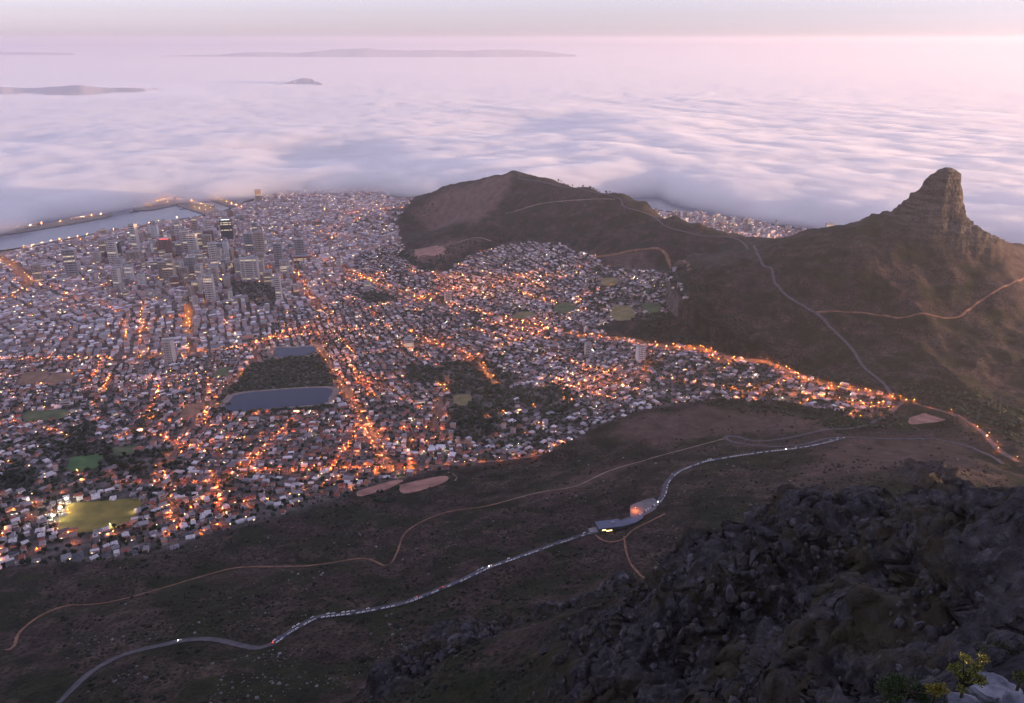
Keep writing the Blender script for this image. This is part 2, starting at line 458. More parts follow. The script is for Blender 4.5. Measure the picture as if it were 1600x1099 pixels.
for p in SPARSE_XY: g_sparse[in_poly(_gx, _gy, p)] = 1
g_flat = np.clip(blur(np.clip(blur(np.maximum.reduce([g_city, g_sea_side, g_road, g_path, g_open, g_linefar]), 1) * 3, 0, 1), 2) * 1.25, 0, 1)
g_cityb = blur(np.maximum(g_city, g_sea_side), 2)
_patch = plan([(640,332),(700,297),(800,273),(797,296),(742,350),(700,352)])
g_dry = blur(in_poly(_gx, _gy, _patch).astype(float), 3)
_patch2 = plan([(620,405),(690,378),(760,372),(700,410),(680,440)])
g_dry = np.maximum(g_dry, 0.8 * blur(in_poly(_gx, _gy, _patch2).astype(float), 3))
for q, a in (([(950,680),(1000,655),(1130,645),(1290,655),(1300,675),(1130,680),(1030,700)],.55),([(1330,680),(1500,690),(1560,740),(1440,745),(1300,740),(1180,790)],.5),([(930,402),(1000,388),(1080,410),(1060,425),(960,420)],.6),([(800,790),(900,740),(1000,720),(900,770)],.4)):
    g_dry = np.maximum(g_dry, a * blur(in_poly(_gx, _gy, plan(q)).astype(float), 5))

OUTCROPS = [(*by_z(720,1035,455)[:2], 75), (*by_z(880,985,470)[:2], 42), (*by_z(950,965,455)[:2], 30), (*by_z(640,1085,470)[:2], 45), (*by_y(1440,742,1030)[:2], 55), (*by_y(1505,775,970)[:2], 45),(*by_y(1250,800,420)[:2], 70)]
def rockw(x, y, z):
    w = sstep(560, 690, z + 70 * (fbm(x / 90, y / 90, 3) - .5))
    for (ox, oy, rr) in OUTCROPS:
        d = np.hypot(x - ox, y - oy) / rr
        w = np.maximum(w, 1 - sstep(0.65, 1.05, d + 0.5 * (fbm(x / 30 + 5, y / 30, 3) - .5)))
    w = np.where(np.hypot(x - LION[0], y - LION[1]) < 1100, np.clip(1 - sstep(150, 235, np.hypot(x - LION[0], y - LION[1])), 0, 1), w)
    return w
def height(x, y):
    x = np.atleast_1d(np.asarray(x, float)); y = np.atleast_1d(np.asarray(y, float))
    z = hbase(x, y)
    r = np.hypot(x, y)
    inb = (x > GX0) & (x < GX0 + GC * GNX) & (y > GY0) & (y < GY0 + GC * GNY)
    fl = np.where(inb, look(g_flat, x, y), 0.0)
    land = sstep(8, 30, z)
    plate = 1 - sstep(0, 14, np.hypot(x - 4, y + 2) - 10) * 1.0
    w = rockw(x, y, z)
    soft = (fbm(x / 420, y / 420, 4) - .5) * 34 + (fbm(x / 60 + 9, y / 60, 4) - .5) * 11
    # gullies running down the hill sides
    lionish = np.hypot(x - LION[0], y - LION[1])
    gul = (ridged(x / 210 + 2, y / 380, 3) - .55) * 40 * sstep(90, 200, z) * (y > 1500) * (.4 + .6 * sstep(500, 1300, lionish)) + (fbm(x / 45, y / 45 + 3, 3) - .5) * 14 * (lionish < 1300) * sstep(150, 260, z)
    crag = (ridged(x / 75, y / 75 + 7, 4) - .55) * 46 + (ridged(x / 17, y / 17, 3) - .5) * 11 + (fbm(x / 5.5, y / 5.5, 2) - .5) * 4
    far = sstep(1200, 2000, y)
    crag = crag * (1 - far) * (1 - .75 * sstep(900, 1060, z)) * sstep(50, 170, r)
    quiet = np.clip(1 - np.exp(-((lionish) / 130) ** 2), 0, 1)
    soft = soft * (1 - .4 * (z > 900)) * sstep(40, 160, r)
    mound = 0
    for (ox, oy, rr) in OUTCROPS[:4]: mound = mound + 15 * np.exp(-1.6 * ((x - ox) ** 2 + (y - oy) ** 2) / rr ** 2)
    return z + mound * (1 - fl) + (1 - fl) * land * (soft * quiet + gul * quiet + crag * w)
def ridge_ground(px, py):
    return ground_at(px, py, h=height)

# ------------------------------------------------------------------ terrain sheet
FINE = 690
az = np.r_[np.linspace(-180, -44, 50), np.linspace(-40, -37.2, 6), np.linspace(-37, 37, FINE), np.linspace(37.2, 40, 6), np.linspace(44, 176, 48)]
az = np.radians(az)
rows = np.r_[np.geomspace(6.0, 58.0, 36), np.geomspace(60.0, 95.0, 40), np.geomspace(95.5, 560.0, 400), np.geomspace(563.0, 700.0, 36), np.geomspace(705.0, 2330.0, 150), np.arange(2345, 2470, 9.0), np.arange(2475, 2700, 4.2), np.arange(2706, 2790, 9.0), np.geomspace(2800.0, 12500.0, 110)]
A_, R_ = np.meshgrid(az, rows)
TX = (R_ * np.sin(A_)).ravel(); TY = (R_ * np.cos(A_)).ravel()
TZ = height(TX, TY)
nr, nc = A_.shape
rw_ = rockw(TX, TY, TZ) * (TY < 1200) * sstep(55, 150, np.hypot(TX, TY))
ox_ = ((ridged(TX / 38 + 3, TZ / 34, 3) - .5) * 20 + (fbm(TX / 9, TZ / 12, 3) - .5) * 9) * rw_
oy_ = ((ridged(TY / 42 + 8, (TZ + TX) / 40, 3) - .5) * 20 + (fbm(TY / 8 + 2, TZ / 12, 3) - .5) * 9) * rw_
TX = TX + ox_; TY = TY + oy_
def worley(p, seed):
    ip = np.floor(p).astype(np.int64); best = np.full(len(p), 9.0)
    for a_ in (-1, 0, 1):
        for b_ in (-1, 0, 1):
            for c_ in (-1, 0, 1):
                q = ip + np.array([a_, b_, c_]); h1 = (q[:, 0] * 73856093 ^ q[:, 1] * 19349663 ^ q[:, 2] * 83492791) + seed * 7919
                d = np.stack([q[:, 0] + _T[h1 & 255, (h1 >> 8) & 255], q[:, 1] + _T[(h1 >> 3) & 255, (h1 >> 11) & 255], q[:, 2] + _T[(h1 >> 5) & 255, (h1 >> 2) & 255]], -1) - p
                best = np.minimum(best, (d * d).sum(-1))
    return np.sqrt(best)
_g = np.stack([TX, TY, TZ], -1).reshape(nr, nc, 3)
_na = np.roll(_g, -2, 1) - np.roll(_g, 2, 1); _nb = np.empty_like(_g); _nb[2:-2] = _g[4:] - _g[:-4]; _nb[:2] = _nb[2]; _nb[-2:] = _nb[-3]
_nn = np.cross(_na, _nb).reshape(-1, 3); _nn /= np.linalg.norm(_nn, axis=1)[:, None] + 1e-9; _nn[_nn[:, 2] < 0] *= -1
sel = np.where((rw_ > .02) & (np.abs(np.arctan2(TX, TY)) < R(40)))[0]
_p = np.c_[TX, TY, TZ][sel]; _wp = _p + (vnoise(_p[:, 0] / 9, _p[:, 2] / 9) - .5)[:, None] * np.array([5, 5, 4])
_dd = (.52 - worley(_wp / np.array([46, 46, 85]), 4)) * 24.0 + (.52 - worley(_wp / np.array([17, 17, 32]), 1)) * 11.0 + (.52 - worley(_wp / np.array([6, 6, 9.5]), 2)) * 4.2
_dd = _dd * np.clip(np.hypot(_p[:, 0], _p[:, 1]) / 300, .35, 1) + (.5 - worley(_wp / np.array([3.0, 3.0, 4.2]), 3)) * 2.6
_dd *= rw_[sel]
_ls = np.where((np.hypot(TX - LION[0], TY - LION[1]) < 240))[0]; _q = np.c_[TX, TY, TZ][_ls]
_dl = ((.5 - worley(_q / np.array([34, 34, 17]), 5)) * 13 + (.5 - worley(_q / np.array([15, 15, 9]), 6)) * 6) * (1 - sstep(170, 235, np.hypot(_q[:, 0] - LION[0], _q[:, 1] - LION[1])))
TX[_ls] += _nn[_ls, 0] * _dl; TY[_ls] += _nn[_ls, 1] * _dl; TZ[_ls] += _nn[_ls, 2] * _dl * .5
TX[sel] += _nn[sel, 0] * _dd; TY[sel] += _nn[sel, 1] * _dd; TZ[sel] += _nn[sel, 2] * _dd
ii = np.arange(nr * nc).reshape(nr, nc)
jn = np.roll(np.arange(nc), -1)
quads = np.stack([ii[:-1, :], ii[:-1][:, jn], ii[1:][:, jn], ii[1:, :]], -1).reshape(-1, 4)[:, ::-1]
cz = nr * nc
tv = np.vstack([np.c_[TX, TY, TZ], [[0, 0, 1065.0]]])
tris = np.stack([np.full(nc, cz), ii[0], ii[0][jn]], -1)[:, ::-1]
me = np_mesh('mountain_terrain', tv, quads, tris, smooth=True)
inb = (TX > GX0) & (TX < GX0 + GC * GNX) & (TY > GY0) & (TY < GY0 + GC * GNY)
zone = np.zeros((len(tv), 4), np.float32); zone[:, 3] = 1
zone[:-1, 0] = np.where(inb, look(g_cityb, TX, TY), 0)
zone[:-1, 1] = np.where(inb, look(g_dry, TX, TY), 0)
zone[:-1, 2] = rockw(TX, TY, TZ); zone[-1, 2] = 1
_lr = np.hypot(TX - LION[0], TY - LION[1])
zone[:-1, 1] = np.maximum(zone[:-1, 1], .55 * sstep(-50, 150, TX - LION[0]) * (1 - sstep(500, 900, _lr)) + .0)  # flank of the peak facing the sun is lightened in the colour itself
zone[:-1, 3] = np.clip(1 - sstep(260, 420, _lr), 0, 1)
a = me.attributes.new('zone', 'FLOAT_COLOR', 'POINT')
a.data.foreach_set('color', zone.ravel())

m_ter = bpy.data.materials.new('hillside'); m_ter.use_nodes = True
t = m_ter.node_tree; B = t.nodes['Principled BSDF']
B.inputs['Roughness'].default_value = 0.95; B.inputs['Specular IOR Level'].default_value = 0.1
def node(t, kind, **kw):
    n = t.nodes.new(kind)
    for k, v in kw.items(): setattr(n, k, v)
    return n
def tnoise(t, vec, scale, detail=5, rough=.6):
    n = t.nodes.new('ShaderNodeTexNoise'); n.inputs['Scale'].default_value = scale; n.inputs['Detail'].default_value = detail; n.inputs['Roughness'].default_value = rough
    t.links.new(vec, n.inputs['Vector']); return n.outputs['Fac']
def ramp(t, fac, stops):
    r = t.nodes.new('ShaderNodeValToRGB'); e = r.color_ramp.elements
    while len(e) < len(stops): e.new(0.5)
    for k, (p, c) in enumerate(stops):
        e[k].position = p; e[k].color = (*c, 1)
    t.links.new(fac, r.inputs[0]); return r.outputs[0]
def mixc(t, fac, a, b):
    m = t.nodes.new('ShaderNodeMix'); m.data_type = 'RGBA'
    if isinstance(fac, float): m.inputs[0].default_value = fac
    else: t.links.new(fac, m.inputs[0])
    for s, v in ((6, a), (7, b)):
        if isinstance(v, tuple): m.inputs[s].default_value = (*v, 1)
        else: t.links.new(v, m.inputs[s])
    return m.outputs[2]
geo = t.nodes.new('ShaderNodeNewGeometry'); pos = geo.outputs['Position']
at = node(t, 'ShaderNodeAttribute', attribute_name='zone')
sep = t.nodes.new('ShaderNodeSeparateColor'); t.links.new(at.outputs['Color'], sep.inputs[0])
big = tnoise(t, pos, 0.004, 4); mid = tnoise(t, pos, 0.03, 5, .7); fine = tnoise(t, pos, 0.22, 4, .75)
veg = ramp(t, mid, [(0.30, (0.016, 0.013, 0.010)), (0.5, (0.044, 0.033, 0.026)), (0.68, (0.090, 0.062, 0.053))])
veg2 = ramp(t, mid, [(0.32, (0.018, 0.012, 0.012)), (0.55, (0.054, 0.034, 0.032)), (0.72, (0.10, 0.066, 0.060))])
bigf = ramp(t, big, [(0.42, (0, 0, 0)), (0.58, (1, 1, 1))])
veg = mixc(t, bigf, veg, veg2)
spot = ramp(t, fine, [(0.60, (0, 0, 0)), (0.75, (1, 1, 1))])
patch = ramp(t, tnoise(t, pos, 0.011, 5, .65), [(0.47, (0, 0, 0)), (0.56, (1, 1, 1))])
veg = mixc(t, patch, veg, ramp(t, mid, [(0.3, (0.008, 0.009, 0.005)), (0.7, (0.030, 0.032, 0.014))]))
vs = t.nodes.new('ShaderNodeTexVoronoi'); vs.inputs['Scale'].default_value = .16; t.links.new(pos, vs.inputs['Vector'])
shr = ramp(t, vs.outputs['Distance'], [(0.30, (1, 1, 1)), (0.48, (0, 0, 0))])
veg = mixc(t, shr, veg, ramp(t, mid, [(0.4, (0.006, 0.009, 0.004)), (0.65, (0.016, 0.017, 0.008))]))
veg = mixc(t, spot, veg, (0.065, 0.056, 0.047))
dry = ramp(t, mid, [(0.3, (0.070, 0.042, 0.036)), (0.7, (0.165, 0.105, 0.088))])  # dry ground, also used to paint the peak's sunlit flank lighter
city = ramp(t, mid, [(0.36, (0.025, 0.027, 0.018)), (0.48, (0.075, 0.064, 0.060)), (0.68, (0.17, 0.14, 0.135))])
rock = ramp(t, fine, [(0.3, (0.012, 0.011, 0.013)), (0.55, (0.044, 0.041, 0.046)), (0.75, (0.105, 0.099, 0.11))])
rock = mixc(t, ramp(t, mid, [(0.48, (0, 0, 0)), (0.57, (.85, .85, .85))]), rock, (0.036, 0.029, 0.017))
c = mixc(t, sep.outputs[1], veg, dry)
rock2 = ramp(t, fine, [(0.3, (0.035, 0.030, 0.027)), (0.55, (0.085, 0.072, 0.064)), (0.75, (0.16, 0.135, 0.115))])
mps = t.nodes.new('ShaderNodeMapping'); mps.inputs['Scale'].default_value = (.012, .012, .11); t.links.new(pos, mps.inputs['Vector'])
rock2 = mixc(t, ramp(t, tnoise(t, mps.outputs[0], 1.0, 3, .6), [(0.42, (0, 0, 0)), (0.56, (.75, .75, .75))]), rock2, (0.022, 0.020, 0.018))
rock = mixc(t, at.outputs['Alpha'], rock, rock2)
c = mixc(t, sep.outputs[2], c, rock)
c = mixc(t, sep.outputs[0], c, city)
t.links.new(c, B.inputs['Base Color'])
bump = t.nodes.new('ShaderNodeBump'); bump.inputs['Strength'].default_value = 0.9; bump.inputs['Distance'].default_value = 2.5
t.links.new(fine, bump.inputs['Height'])
mp = t.nodes.new('ShaderNodeMapping'); mp.inputs['Scale'].default_value = (1, 1, .35); t.links.new(pos, mp.inputs['Vector'])
vor = t.nodes.new('ShaderNodeTexVoronoi'); vor.feature = 'F1'; vor.inputs['Scale'].default_value = .11; t.links.new(mp.outputs[0], vor.inputs['Vector'])
vm = t.nodes.new('ShaderNodeMath'); vm.operation = 'MULTIPLY'; t.links.new(vor.outputs['Distance'], vm.inputs[0]); t.links.new(sep.outputs[2], vm.inputs[1])
bump2 = t.nodes.new('ShaderNodeBump'); bump2.invert = True; bump2.inputs['Strength'].default_value = 1.0; bump2.inputs['Distance'].default_value = 7.0
t.links.new(vm.outputs[0], bump2.inputs['Height']); t.links.new(bump.outputs[0], bump2.inputs['Normal']); t.links.new(bump2.outputs[0], B.inputs['Normal'])
tag(link('mountain_terrain', me, m_ter), 'dark scrub mountainside, rounded hill and rocky peak around the city bowl', 'mountain', kind='structure')

# ------------------------------------------------------------------ sea
m_sea = mat('sea_water', (0.024, 0.036, 0.085), 0.14, spec=0.10)
t = m_sea.node_tree; geo = t.nodes.new('ShaderNodeNewGeometry')
bump = t.nodes.new('ShaderNodeBump'); bump.inputs['Strength'].default_value = 0.35; bump.inputs['Distance'].default_value = 1.0
t.links.new(tnoise(t, geo.outputs['Position'], 0.08, 4), bump.inputs['Height']); t.links.new(bump.outputs[0], t.nodes['Principled BSDF'].inputs['Normal'])
S = 160000.0
tag(link('sea', np_mesh('sea', [(-S, -S, 0), (S, -S, 0), (S, S, 0), (-S, S, 0)], [(0, 1, 2, 3)]), m_sea), 'calm blue grey sea water in the harbour and bay', 'sea', kind='structure')

# ------------------------------------------------------------------ far land across the bay
def far_hills(name, label, px0, px1, Y0, depth, peaks, seed):
    n, mrow = 140, 14
    xs = np.linspace(0, 1, n); vv = []
    x0 = by_y(px0, 100, Y0)[0]; x1 = by_y(px1, 100, Y0)[0]
    X = x0 + (x1 - x0) * xs
    crest = np.interp(xs, [p[0] for p in peaks], [p[1] for p in peaks])
    crest = crest * .82 * (0.75 + 0.5 * fbm(xs * 9 + seed, xs * 0 + seed, 4))
    for j in range(mrow):
        f = j / (mrow - 1); prof = math.sin(math.pi * f) ** 1.2
        zz = crest * prof * (0.85 + 0.3 * fbm(xs * 14 + seed, xs * 0 + f * 5, 3)) - 30
        vv.append(np.c_[X * (1 + (f - .5) * depth / Y0), np.full(n, Y0 + (f - .5) * depth) + 400 * np.sin(xs * 7 + seed), zz])
    k = np.arange(n * mrow).reshape(mrow, n)
    q = np.stack([k[:-1, :-1], k[:-1, 1:], k[1:, 1:], k[1:, :-1]], -1).reshape(-1, 4)
    tag(link(name, np_mesh(name, np.vstack(vv), q, smooth=True), m_far), label, 'hills', kind='structure')
m_far = noisy(mat('far_land', (0.06, 0.06, 0.06), 0.95), (0.38, 0.36, 0.38), (0.50, 0.46, 0.46), 0.0006, coord='Object')  # tones paler than the land itself, standing in for haze over distance
far_hills('hills', 'low dark headland rising out of the fog across the bay', -160, 300, 16500, 5200, [(0,190),(.35,230),(.5,210),(.62,300),(.72,210),(1,110)], 1.0)
far_hills('hills', 'small flat hill alone above the fog across the bay', 400, 520, 18800, 1500, [(0,60),(.25,170),(.55,265),(.8,240),(1,80)], 4.0)
far_hills('hills', 'long pale mountain range on the horizon beyond the bay', 250, 900, 50000, 5000, [(0,200),(.2,380),(.4,520),(.5,700),(.6,520),(.72,560),(.85,700),(1,250)], 7.0)
far_hills('hills', 'faint blue mountain range at the far end of the horizon', -420, 120, 56000, 5000, [(0,500),(.6,560),(1,250)], 9.0)

# ------------------------------------------------------------------ sea fog: a closed body of even mist with a rolling top
FOG_PX = [(-700,430),(-200,378),(0,349),(70,330),(150,320),(230,308),(300,302),(400,296),(500,292),(580,290),(630,300),(665,303)]
FOG_PX2 = [(1010,294),(1060,306),(1130,321),(1200,333),(1265,340),(1330,354),(1420,374),(1600,380),(1800,400),(2400,440)]
edge = [by_z(a, b, 70)[:2] for a, b in FOG_PX] + [(-300, 5330), (200, 5170)] + [by_z(a, b, 70)[:2] for a, b in FOG_PX2]
edge = densify(edge, 45.0)
ne = len(edge)
nrm = edge / np.linalg.norm(edge, axis=1)[:, None]
dd = np.r_[np.linspace(0, 1500, 75), np.geomspace(1525, 9000, 110), np.geomspace(9200, 130000, 45)]
FX = edge[None, :, 0] + nrm[None, :, 0] * dd[:, None]; FY = edge[None, :, 1] + nrm[None, :, 1] * dd[:, None]
D = dd[:, None] + 300 * (fbm(FX / 420, FY / 420, 5) - .5) + 60 * (fbm(FX / 90 + 4, FY / 90, 3) - .5)
def fog_top(x, y, d):
    ca, sa = math.cos(R(-60)), math.sin(R(-60))
    u = x * ca + y * sa; v = -x * sa + y * ca                   # long rolls drawn out by the wind
    warp = 620 * fbm(x / 1100, y / 1100, 4)
    rolls = (fbm((u + warp) / 1700, (v + warp) / 270, 5) - .5)
    puff = (fbm(x / 230, y / 230, 5, .55) - .5)
    lump = (fbm(x / 1900 + 8, y / 1500, 4) - .5)
    fade = 1 / (1 + (d / 8000) ** 2)
    z = 20 + 95 * (1 - np.exp(-np.clip(d, 0, None) / 240)) + sstep(0, 900, d) * (rolls * (7 + 12 * sstep(-2500, 1500, x)) + lump * 105 * fade) * (.15 + .85 * fade) * (.45 + 1.1 * sstep(.35, .65, fbm(x / 1900 + 20, y / 1900, 3)))
    return z + sstep(-50, 300, d) * puff * 38 * fade
FZ = np.where(D < 0, 20 + D * .5, fog_top(FX, FY, D))
FZ = np.maximum(FZ, -36)
nb = FX.shape
top = np.stack([FX, FY, FZ], -1).reshape(-1, 3); bot = top.copy(); bot[:, 2] = -40
k = np.arange(nb[0] * nb[1]).reshape(nb); o2 = nb[0] * nb[1]
qt = np.stack([k[:-1, :-1], k[:-1, 1:], k[1:, 1:], k[1:, :-1]], -1).reshape(-1, 4)
per = np.r_[k[0, :], k[1:, -1], k[-1, -2::-1], k[-2:0:-1, 0]]
pn = np.roll(per, -1)
qs = np.stack([per, per + o2, pn + o2, pn], -1)
me = np_mesh('sea_fog', np.vstack([top, bot]), np.vstack([qt, qt[:, ::-1] + o2, qs]), smooth=True)
m_fog = bpy.data.materials.new('fog_vapour'); m_fog.use_nodes = True
t = m_fog.node_tree; t.nodes.clear()
o = t.nodes.new('ShaderNodeOutputMaterial'); pv = t.nodes.new('ShaderNodeVolumePrincipled')
FOG_DENSITY = 0.009
pv.inputs['Color'].default_value = (1.0, 0.99, 0.997, 1); pv.inputs['Density'].default_value = FOG_DENSITY; pv.inputs['Anisotropy'].default_value = 0.35
t.links.new(pv.outputs[0], o.inputs['Volume'])
tag(link('sea_fog', me, m_fog), 'white sea of fog with long rolls covering the bay', 'fog', kind='stuff')

# ------------------------------------------------------------------ haze in the air
m_haze = bpy.data.materials.new('haze_air'); m_haze.use_nodes = True
t = m_haze.node_tree; t.nodes.clear()
o = t.nodes.new('ShaderNodeOutputMaterial'); pv = t.nodes.new('ShaderNodeVolumePrincipled')
HAZE_DENSITY = 2.5e-5
pv.inputs['Color'].default_value = (0.69, 0.70, 0.80, 1); pv.inputs['Density'].default_value = HAZE_DENSITY; pv.inputs['Anisotropy'].default_value = 0.45
t.links.new(pv.outputs[0], o.inputs['Volume'])
def box_mesh(name, x0, x1, y0, y1, z0, z1):
    v = [(x, y, z) for z in (z0, z1) for y in (y0, y1) for x in (x0, x1)]
    return np_mesh(name, v, [(0, 2, 3, 1), (4, 5, 7, 6), (0, 1, 5, 4), (1, 3, 7, 5), (3, 2, 6, 7), (2, 0, 4, 6)])
tag(link('haze', box_mesh('haze', -170000, 170000, -170000, 170000, -45, 1250), m_haze), 'thin lavender evening haze filling the air', 'haze', kind='stuff')
# ------------------------------------------------------------------ ribbons of road and path
m_asph = noisy(mat('asphalt', rough=0.85), (0.045, 0.043, 0.045), (0.075, 0.07, 0.07), 0.15)
m_road2 = noisy(mat('grey_tar', rough=0.9, spec=0.08), (0.065, 0.06, 0.068), (0.105, 0.095, 0.106), 0.12)
m_dirt = noisy(mat('red_dirt', rough=0.95), (0.11, 0.055, 0.036), (0.22, 0.115, 0.075), 0.05)
m_sand = noisy(mat('pale_dirt', rough=0.95), (0.15, 0.11, 0.085), (0.27, 0.20, 0.155), 0.06)
def ribbon(name, line, width, m, label, cat, lift=0.5, verge=True):
    p = line
    tg = np.gradient(p, axis=0); tg /= np.linalg.norm(tg, axis=1)[:, None] + 1e-9
    nn = np.c_[-tg[:, 1], tg[:, 0]]
    wob = width * (1 + (1.1 if m in (m_dirt, m_sand) else 0.25) * (fbm(p[:, 0] / 25, p[:, 1] / 25, 3) - .5))
    cols = []
    zc = height(p[:, 0], p[:, 1])
    for f in (-.5, -.17, .17, .5):
        q = p + nn * (wob * f)[:, None]
        cols.append(np.c_[q, np.maximum(height(q[:, 0], q[:, 1]), zc - 1.0) + lift])
    lo = [c.copy() for c in (cols[0], cols[-1])]
    for c in lo: c[:, 2] -= 3.0
    allc = [lo[0]] + cols + [lo[1]]
    n = len(p); v = np.vstack(allc); q = []
    k = np.arange(n * 6).reshape(6, n)
    q = np.stack([k[:-1, :-1], k[:-1, 1:], k[1:, 1:], k[1:, :-1]], -1).reshape(-1, 4)[:, ::-1]
    return tag(link(name, np_mesh(name, v, q, smooth=False), m), label, cat, kind='structure')
road_words = {'contour': 'grey contour road lined with parked cars across the dark slope', 'hill': 'pale road climbing along the ridge of the rounded hill',
 'tafel': 'looping road below the contour road near the saddle', 'far_side': 'narrow road running on past the hairpin to the far slope',
 'nek_out': 'lamp lit road going down behind the saddle', 'kloof': 'long orange lit road climbing from the city to the saddle', 'freeway': 'wide orange lit freeway by the docks'}
for k, (pts, w) in ROADS.items():
    mm = m_road2 if k in ('contour', 'hill', 'tafel', 'far_side', 'nek_out') else m_asph
    ribbon('road', LINE[k], w, mm, road_words.get(k, 'lamp lit city street between the buildings'), 'road', lift=(2.2 if k == 'hill' else 0.9) if mm is m_road2 else 0.6)
path_words = {'pipe': 'red dirt track winding across the dark lower slope', 'mid': 'pale dirt track climbing below the contour road', 'peak': 'red dirt path around the foot of the rocky peak',
 'station': 'narrow footpath climbing above the cable station', 'stairs': 'dirt path looping round the cable station', 'signal': 'faint track across the face of the rounded hill', 'quarry': 'pale track at the foot of the rounded hill', 'scar': 'bare reddish cutting on the hillside above the houses', 'kerb': 'short dirt drive beside the bare earth pitch'}
for k, (pts, w) in PATHS.items():
    ribbon('path', LINE[k], w, m_sand if k in ('mid', 'signal', 'quarry', 'kerb') else m_dirt, path_words[k], 'path', lift=2.0 if k in ('peak', 'signal', 'scar', 'quarry') else 0.8)

# ------------------------------------------------------------------ fields, bare lots and reservoirs
FC = {'lit': ((0.11, 0.105, 0.02), (0.17, 0.15, 0.035)), 'dry': ((0.13, 0.085, 0.055), (0.20, 0.13, 0.085)), 'green': ((0.045, 0.075, 0.03), (0.085, 0.11, 0.05)),
      'bright': ((0.035, 0.09, 0.03), (0.06, 0.13, 0.04)), 'olive': ((0.12, 0.12, 0.05), (0.19, 0.17, 0.075)), 'earth': ((0.20, 0.11, 0.085), (0.30, 0.18, 0.14))}
FM = {k: noisy(mat('ground_' + k, rough=0.95), tuple(np.array(a) * (.8, .72, .75)), tuple(np.array(b) * (1.25, 1.08, 1.1)), 0.03, 9.0, lo=.3, hi=.7) for k, (a, b) in FC.items()}
def sheet(name, poly, m, label, cat, lift=0.7, level=None):
    """polygon draped on the ground (or level, with a skirt)"""
    bm = bmesh.new()
    c = densify(np.vstack([poly, poly[:1]]), 12.0)
    z = height(c[:, 0], c[:, 1]) + lift if level is None else np.full(len(c), level)
    top = [bm.verts.new((c[i, 0], c[i, 1], z[i])) for i in range(len(c))]
    low = [bm.verts.new((c[i, 0], c[i, 1], z[i] - 6)) for i in range(len(c))]
    mid = c.mean(0); zm = float(height(mid[:1], mid[1:])[0]) + lift if level is None else level
    rings = [top]
    for f in (.66, .33):
        q = mid + (c - mid) * f; zq = height(q[:, 0], q[:, 1]) + lift if level is None else np.full(len(q), level)
        rings.append([bm.verts.new((q[i, 0], q[i, 1], zq[i])) for i in range(len(q))])
    cv = bm.verts.new((mid[0], mid[1], zm))
    n = len(c)
    for i in range(n):
        j = (i + 1) % n
        bm.faces.new((low[i], low[j], top[j], top[i]))
        for a, b in zip(rings[:-1], rings[1:]): bm.faces.new((a[i], a[j], b[j], b[i]))
        bm.faces.new((rings[-1][i], rings[-1][j], cv))
    bmesh.ops.recalc_face_normals(bm, faces=bm.faces)
    me = bpy.data.meshes.new(name); bm.to_mesh(me); bm.free()
    return tag(link(name, me, m), label, cat, kind='structure')
field_words = {'lit': 'floodlit yellow green sports field beside the houses', 'club': 'bright green lawn among dark trees', 'earth_a': 'bare reddish earth pitch at the edge of the slope', 'earth_b': 'bare tan strip of ground along the last street'}
for k, (pts, kind) in FIELDS.items():
    sheet('sports_field' if kind not in ('earth', 'dry') else 'bare_ground', FIELD_XY[k], FM[kind], field_words.get(k, {'dry': 'dry brown field among the houses', 'green': 'green playing field among trees and houses', 'olive': 'olive green oval field by the suburb', 'earth': 'bare earth patch on the hillside', 'bright': 'bright green lawn', 'lit': 'floodlit field'}[kind]), 'field')
m_res = mat('reservoir_water', (0.02, 0.03, 0.065), 0.25, spec=0.08)
m_bank = noisy(mat('stone_bank', rough=0.9), (0.13, 0.095, 0.085), (0.22, 0.16, 0.14), 0.05)
for k, p in WATER_XY.items():
    mid = p.mean(0); zz = height(p[:, 0], p[:, 1]); lv = float(zz.max()) + 1.0
    big = mid + (p - mid) * (1.14 if k == 'big' else 1.35)
    sheet('reservoir_bank', big, m_bank, 'stone bank around the ' + ('large' if k == 'big' else 'small') + ' reservoir', 'bank', level=lv)
    sheet('reservoir', p, m_res, ('large rectangular' if k == 'big' else 'small rounded') + ' reservoir of still blue water in the city', 'reservoir', level=lv + .1)

# ------------------------------------------------------------------ materials of the built city
def attr_mat(name, rough=0.85):
    m = mat(name, rough=rough)
    t = m.node_tree; at = t.nodes.new('ShaderNodeAttribute'); at.attribute_name = 'tint'
    g = t.nodes.new('ShaderNodeNewGeometry')
    n = tnoise(t, g.outputs['Position'], 0.35, 4, .7)
    r = ramp(t, n, [(0.3, (.68, .68, .68)), (0.7, (1.15, 1.15, 1.15))])
    mx = t.nodes.new('ShaderNodeMix'); mx.data_type = 'RGBA'; mx.blend_type = 'MULTIPLY'; mx.inputs[0].default_value = 1
    t.links.new(at.outputs['Color'], mx.inputs[6]); t.links.new(r, mx.inputs[7])
    t.links.new(mx.outputs[2], t.nodes['Principled BSDF'].inputs['Base Color'])
    return m
m_tint = attr_mat('painted_render')
def emitter(name, c, s, sampled=True):
    m = mat(name, (0.3, 0.3, 0.3), 0.6, c, s)
    if not sampled: m.cycles.emission_sampling = 'NONE'
    return m
LAMP_S = 560.0
m_orange = emitter('sodium_lamp_glow', (1.0, 0.22, 0.028), LAMP_S)
m_white = emitter('white_lamp_glow', (1.0, 0.80, 0.52), LAMP_S * .6)
m_lens_o = emitter('sodium_lens_glow', (1.0, 0.40, 0.09), 8.0, False)
m_lens_w = emitter('white_lens_glow', (1.0, 0.86, 0.62), 7.0, False)
m_winlit = emitter('lit_window_glass', (1.0, 0.70, 0.36), 1.5, False)
m_windark = mat('dark_window_glass', (0.03, 0.035, 0.05), 0.15, spec=0.5)
m_pole = mat('galvanised_pole', (0.22, 0.22, 0.22), 0.5, metallic=0.6)
